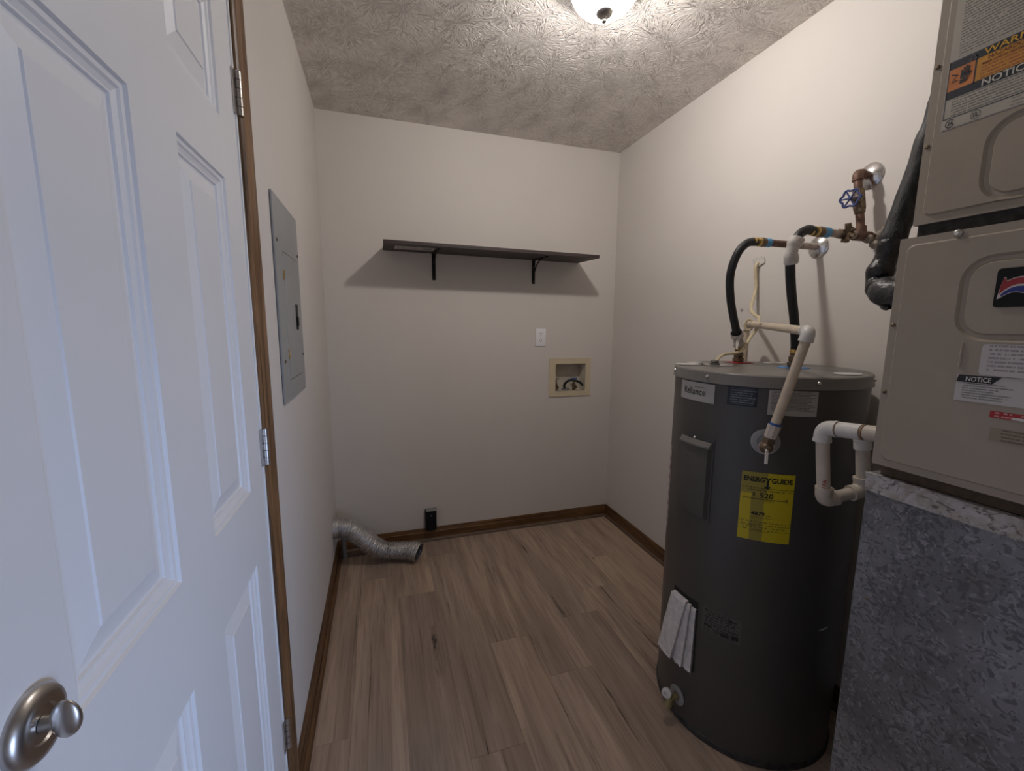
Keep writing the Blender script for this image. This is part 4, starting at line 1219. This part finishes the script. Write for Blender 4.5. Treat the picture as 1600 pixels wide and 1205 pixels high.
# hand and lightning pictogram
bm = B()
ph = lambda u, v: (XU - 0.0009, -2.0285 - 0.033 * u, 1.7300 + 0.0335 * v)
add_poly(bm, ph, ((0.46, 0.40), (0.80, 0.44), (0.80, 0.62), (0.46, 0.60)))
for k, (u, h) in enumerate(((0.475, 0.80), (0.56, 0.90), (0.645, 0.94), (0.73, 0.88))):
    add_poly(bm, ph, ((u, 0.58), (u + 0.062, 0.58), (u + 0.062, h), (u, h)))
add_poly(bm, ph, ((0.80, 0.42), (0.88, 0.58), (0.85, 0.64), (0.78, 0.56)))
add_poly(bm, ph, ((0.47, 0.18), (0.72, 0.22), (0.80, 0.40), (0.46, 0.36)))
add_poly(bm, ph, ((0.10, 0.78), (0.36, 0.66), (0.36, 0.61), (0.10, 0.73)))
add_poly(bm, ph, ((0.36, 0.66), (0.20, 0.45), (0.16, 0.46), (0.31, 0.64)))
add_poly(bm, ph, ((0.15, 0.40), (0.36, 0.44), (0.36, 0.40), (0.15, 0.36)))
obj('hand_pictogram', bm, M_NAVY, wlb, False)
# warning triangle and the two approval marks
bm = B()
tri = lambda s: [(-2.0575 - s * 0.0055 * dx, 1.7692 + s * 0.0048 * dz) for dx, dz in ((-1, -0.85), (1, -0.85), (0, 1.0))]
a3, b3 = tri(1.0), tri(0.72)
for k in range(3):
    add_poly(bm, f, (a3[k], a3[(k + 1) % 3], b3[(k + 1) % 3], b3[k]))
obj('triangle_mark', bm, mottled('dull_mauve_ink', (0.16, 0.13, 0.15), 0.6), wlb, False)
bm = B()
def ring2(cy, cz, ro, ri, a0=0, a1=360, sx=1.0, n=24):
    for k in range(n):
        a = math.radians(a0 + (a1 - a0) * k / n); b = math.radians(a0 + (a1 - a0) * (k + 1) / n)
        add_poly(bm, f, [(cy - sx * r_ * math.cos(t), cz + r_ * math.sin(t)) for r_, t in ((ri, a), (ro, a), (ro, b), (ri, b))])
ring2(-2.0705, 1.6785, 0.0066, 0.0059, sx=0.95)
add_text(bm, 'UL', f, -2.0672, -2.0738, 1.6755, 1.6820, 0.02)
obj('approval_mark', bm, M_INK, wlb, False)
bm = B()
ring2(-2.0385, 1.6780, 0.0068, 0.0055, 50, 330, 0.9)
add_text(bm, 'SA', f, -2.0358, -2.0432, 1.6750, 1.6812, 0.02)
obj('approval_mark', bm, M_INK, wlb, False)
# ---- lower door: emblem, stickers
emx = fl(XL - 0.0004)
bm = B()
pts = rrect(-2.305, -2.1345, 1.3725, 1.4305, 0.005)
lo2 = [bm.verts.new((XL, u, v)) for u, v in pts]; hi2 = [bm.verts.new((XL - 0.0012, u, v)) for u, v in pts]
skin(bm, lo2, hi2); bm.faces.new(hi2)
emb = obj('emblem_plate', bm, M_BLACK, ldr, False)
def curve(pts):
    def f_(u):
        if u <= pts[0][0]: return pts[0][1]
        for (a, b), (c, d) in zip(pts, pts[1:]):
            if u <= c: return b + (d - b) * (u - a) / (c - a)
        return pts[-1][1]
    return f_
EU = [k * 0.0010 for k in range(36)] + [0.036 + k * 0.012 for k in range(10)]
def ribbon(fx, top, bot, mat, name, u0=0.0):
    bm = B(); ff = fl(fx)
    us = [u for u in EU if u >= u0]
    for a, b in zip(us, us[1:]):
        add_poly(bm, ff, ((-2.138 - a, bot(a)), (-2.138 - b, bot(b)), (-2.138 - b, max(top(b), bot(b) + 1e-5)), (-2.138 - a, max(top(a), bot(a) + 1e-5))))
    return obj(name, bm, mat, emb, False)
c_top = curve([(0, 1.3862), (0.002, 1.4030), (0.005, 1.4165), (0.007, 1.4172), (0.0085, 1.4110), (0.010, 1.4125), (0.014, 1.4148), (0.020, 1.4165), (0.028, 1.4168), (0.06, 1.4130), (0.10, 1.4090), (0.15, 1.4130)])
c_mid = curve([(0, 1.3862), (0.003, 1.3925), (0.008, 1.3985), (0.014, 1.4030), (0.020, 1.4050), (0.028, 1.4052), (0.06, 1.4015), (0.10, 1.3980), (0.15, 1.4020)])
c_bot = curve([(0, 1.3848), (0.003, 1.3860), (0.008, 1.3900), (0.014, 1.3935), (0.020, 1.3940), (0.028, 1.3922), (0.06, 1.3880), (0.10, 1.3850), (0.15, 1.3900)])
ribbon(XL - 0.0016, c_top, c_bot, M_PALEPINK, 'ribbon_outline')
ribbon(XL - 0.0019, lambda u: c_top(u) - 0.0012, lambda u: c_mid(u) + 0.0008, M_EMBLEMRED, 'red_ribbon', 0.002)
ribbon(XL - 0.0019, lambda u: c_mid(u) - 0.0022, lambda u: c_bot(u) + 0.0010, M_BLUEINK, 'blue_ribbon', 0.004)
nt = sheet('notice_sticker', XL, -2.1052, -2.275, 1.2235, 1.2665, M_PRINT_NOTICE, ldr)
bm = B(); f = fl(XL - 0.0005)
add_poly(bm, f, ((-2.1055, 1.2545), (-2.1480, 1.2545), (-2.1580, 1.2660), (-2.1075, 1.2660)))
obj('black_banner', bm, M_INK, nt, False)
bm = B(); add_text(bm, 'NOTICE', fl(XL - 0.0009), -2.1170, -2.1470, 1.2562, 1.2640, 0.014)
obj('lettering', bm, M_PAPER, nt, False)
bm = B(); pts = rrect(-2.275, -2.1305, 1.2675, 1.3165, 0.006)
bm.faces.new([bm.verts.new((XL - 0.0010, u, v)) for u, v in pts])
uvl = bm.loops.layers.uv.verify()
for fc in bm.faces:
    for lpx in fc.loops:
        lpx[uvl].uv = ((-2.1305 - lpx.vert.co.y) / 0.1445, (lpx.vert.co.z - 1.2675) / 0.049)
obj('service_sticker', bm, M_PRINT_HAND, ldr, False)
rs = sheet('red_sticker', XL, -2.1510, -2.240, 1.2035, 1.2140, M_PRINT_RED, ldr)
bm = B(); add_rect(bm, fl(XL - 0.0004), -2.1760, -2.240, 1.2040, 1.2080)
obj('white_stripe', bm, M_PAPER, rs, False)
sheet('masking_tape', XL, -2.1540, -2.260, 1.1675, 1.1885, M_PRINT_TAPE, ldr)

# ---- galvanised plenum under the cabinet
pln = thing('return_plenum', 'weathered galvanised sheet metal plenum box carrying the furnace', 'duct box', (1.49, -2.28, 0))
obj('sheet_metal_box', box(B(), FXB, W - 0.015, YN, -1.985, 0.0, 1.0575, 0.0015, 1), M_GALV, pln, False)
bm = B()
n = 60
rows = []
for i in range(n + 1):
    y = -1.9840 + (YN + 1.9840) * i / n
    zt = 1.0565 + 0.0025 * noise.noise(Vector((y * 30, 1.7, 0)))
    zb = 1.020 + 0.003 * noise.noise(Vector((y * 9, 4.2, 0)))
    row = []
    for j in range(7):
        v = j / 6
        w = 0.0020 + 0.0016 * noise.noise(Vector((y * 45, v * 3.1, 2.2))) + 0.004 * v * v
        row.append(bm.verts.new((FXB - w, y, zb + (zt - zb) * v)))
    row.append(bm.verts.new((FXB + 0.0002, y, zt)))
    row.append(bm.verts.new((FXB + 0.0002, y, zb)))
    rows.append(row)
for a, b in zip(rows, rows[1:]): skin(bm, a, b)
bm.faces.new(rows[0]); bm.faces.new(list(reversed(rows[-1])))
obj('sealing_tape', bm, M_MASTIC, pln, True, 60)
obj('screw', lathe(B(), (FXB, -2.012, 0.80), (-1, 0, 0), ((0, 0.003), (0.002, 0.002)), 10), M_OLDBRASS, pln)
# supply plenum on top
spn = obj('supply_plenum', box(B(), 1.24, W - 0.03, YN + 0.02, -2.03, 2.121, H - 0.001, 0.002, 1), M_GALV)
tag(spn, 'galvanised supply duct box between furnace top and ceiling', 'duct box')

# ================================================================== CONDENSATE TRAP
ct = thing('condensate_trap', 'white plastic drain trap of pipes and elbows on the furnace side', 'pipe', (1.23, -1.95, 0.93))
A = Vector((1.230, -1.864, 1.116)); Bx = Vector((1.230, -2.006, 1.131))
ay = (Bx - A).normalized()
obj('inlet_pipe', cyl(B(), A + ay * 0.012, Bx + ay * -0.001, 0.0132, n=18), M_PVC_OLD, ct)
elbow(ay, A, (0, 0, -1), 0.0172, M_PVC, ct, 0.032)
obj('coupling', cyl(B(), A + ay * 0.036, A + ay * 0.082, 0.0170, n=20), M_PVC, ct)
for s in (0.0335, 0.084):
    obj('primer_ring', cyl(B(), A + ay * (s - 0.002), A + ay * (s + 0.002), 0.0155, n=18), M_PRIMER, ct)
obj('socket', cyl(B(), A + ay * 0.090, A + ay * 0.118, 0.0165, n=20), M_PVC_OLD, ct)
C1 = Vector((1.243, -1.872, 0.944)); C2 = Vector((1.338, -1.892, 0.966)); C3 = Vector((1.330, -1.884, 1.085))
obj('down_leg', cyl(B(), A + Vector((0, 0, -0.02)), C1 + Vector((0, 0, 0.015)), 0.0133, n=18), M_PVC_OLD, ct)
bx_ = (C2 - C1).normalized()
elbow((0, 0, 1), C1, bx_, 0.0172, M_PVC_OLD, ct, 0.032)
obj('bottom_run', cyl(B(), C1 + bx_ * 0.012, C2 - bx_ * 0.012, 0.0133, n=18), M_PVC_OLD, ct)
elbow(-bx_, C2, (C3 - C2), 0.0172, M_PVC_OLD, ct, 0.030)
obj('up_leg', cyl(B(), C2 + Vector((0, 0, 0.012)), C3, 0.0133, n=18), M_PVC_OLD, ct)
obj('top_socket', lathe(B(), C3 - (C3 - C2).normalized() * 0.022, C3 - C2, ((0, 0.0168), (0.020, 0.0168), (0.0205, 0.0178), (0.036, 0.0178), (0.037, 0.015)), 20), M_PVC, ct)
# red marker scribble on the down leg and stamped print on the bottom run
mp = lambda u, v: tuple(Vector((A.x + (C1.x - A.x) * 0.7, A.y + (C1.y - A.y) * 0.7, 0)) + Vector((0.0139 * math.cos(u), 0.0139 * math.sin(u), v)))
bm = B()
vs_, fs_ = text_geo('P 17A', 0.02)
bv = [bm.verts.new(mp(math.radians(214) + (1 - b_2) * 0.55, 0.966 + a_2 * 0.032)) for a_2, b_2 in vs_]
for fc in fs_:
    try: bm.faces.new([bv[i] for i in fc])
    except ValueError: pass
obj('red_marking', bm, M_MARKER, ct, False)

# ================================================================== REFRIGERANT LINE
rf = thing('refrigerant_line', 'black foam-wrapped refrigerant pipe with taped elbow entering the furnace side', 'pipe', (1.27, -1.92, 1.40))
obj('foam_sleeve', tube(B(), [(1.345, -1.945, 1.80), (1.333, -1.942, 1.74), (1.321, -1.938, 1.694), (1.309, -1.930, 1.612), (1.289, -1.922, 1.535), (1.284, -1.920, 1.510)], lambda t: 0.0225 + 0.001 * math.sin(23 * t), 20, 8, jitter=0.012), M_FOAM, rf)
obj('taped_elbow', tube(B(), [(1.286, -1.921, 1.522), (1.281, -1.918, 1.490), (1.275, -1.913, 1.458), (1.272, -1.912, 1.436), (1.262, -1.928, 1.418), (1.247, -1.948, 1.412)], lambda t: 0.0215 + 0.0022 * math.sin(19 * t) + 0.003 * t, 20, 7, jitter=0.02), M_VINYLTAPE, rf, True, 60)
obj('grey_tape', tube(B(), [(1.256, -1.935, 1.415), (1.240, -1.955, 1.411), (1.236, -1.980, 1.408), (1.236, -2.005, 1.407)], lambda t: 0.0265 + 0.0025 * math.sin(11 * t), 20, 6, jitter=0.02), M_GREYTAPE, rf, True, 60)
bm = B(); tube(bm, [(1.258, -1.935, 1.386), (1.250, -1.945, 1.381), (1.240, -1.960, 1.383)], 0.006, 8, 4)
obj('tape_tail', bm, M_VINYLTAPE, rf)
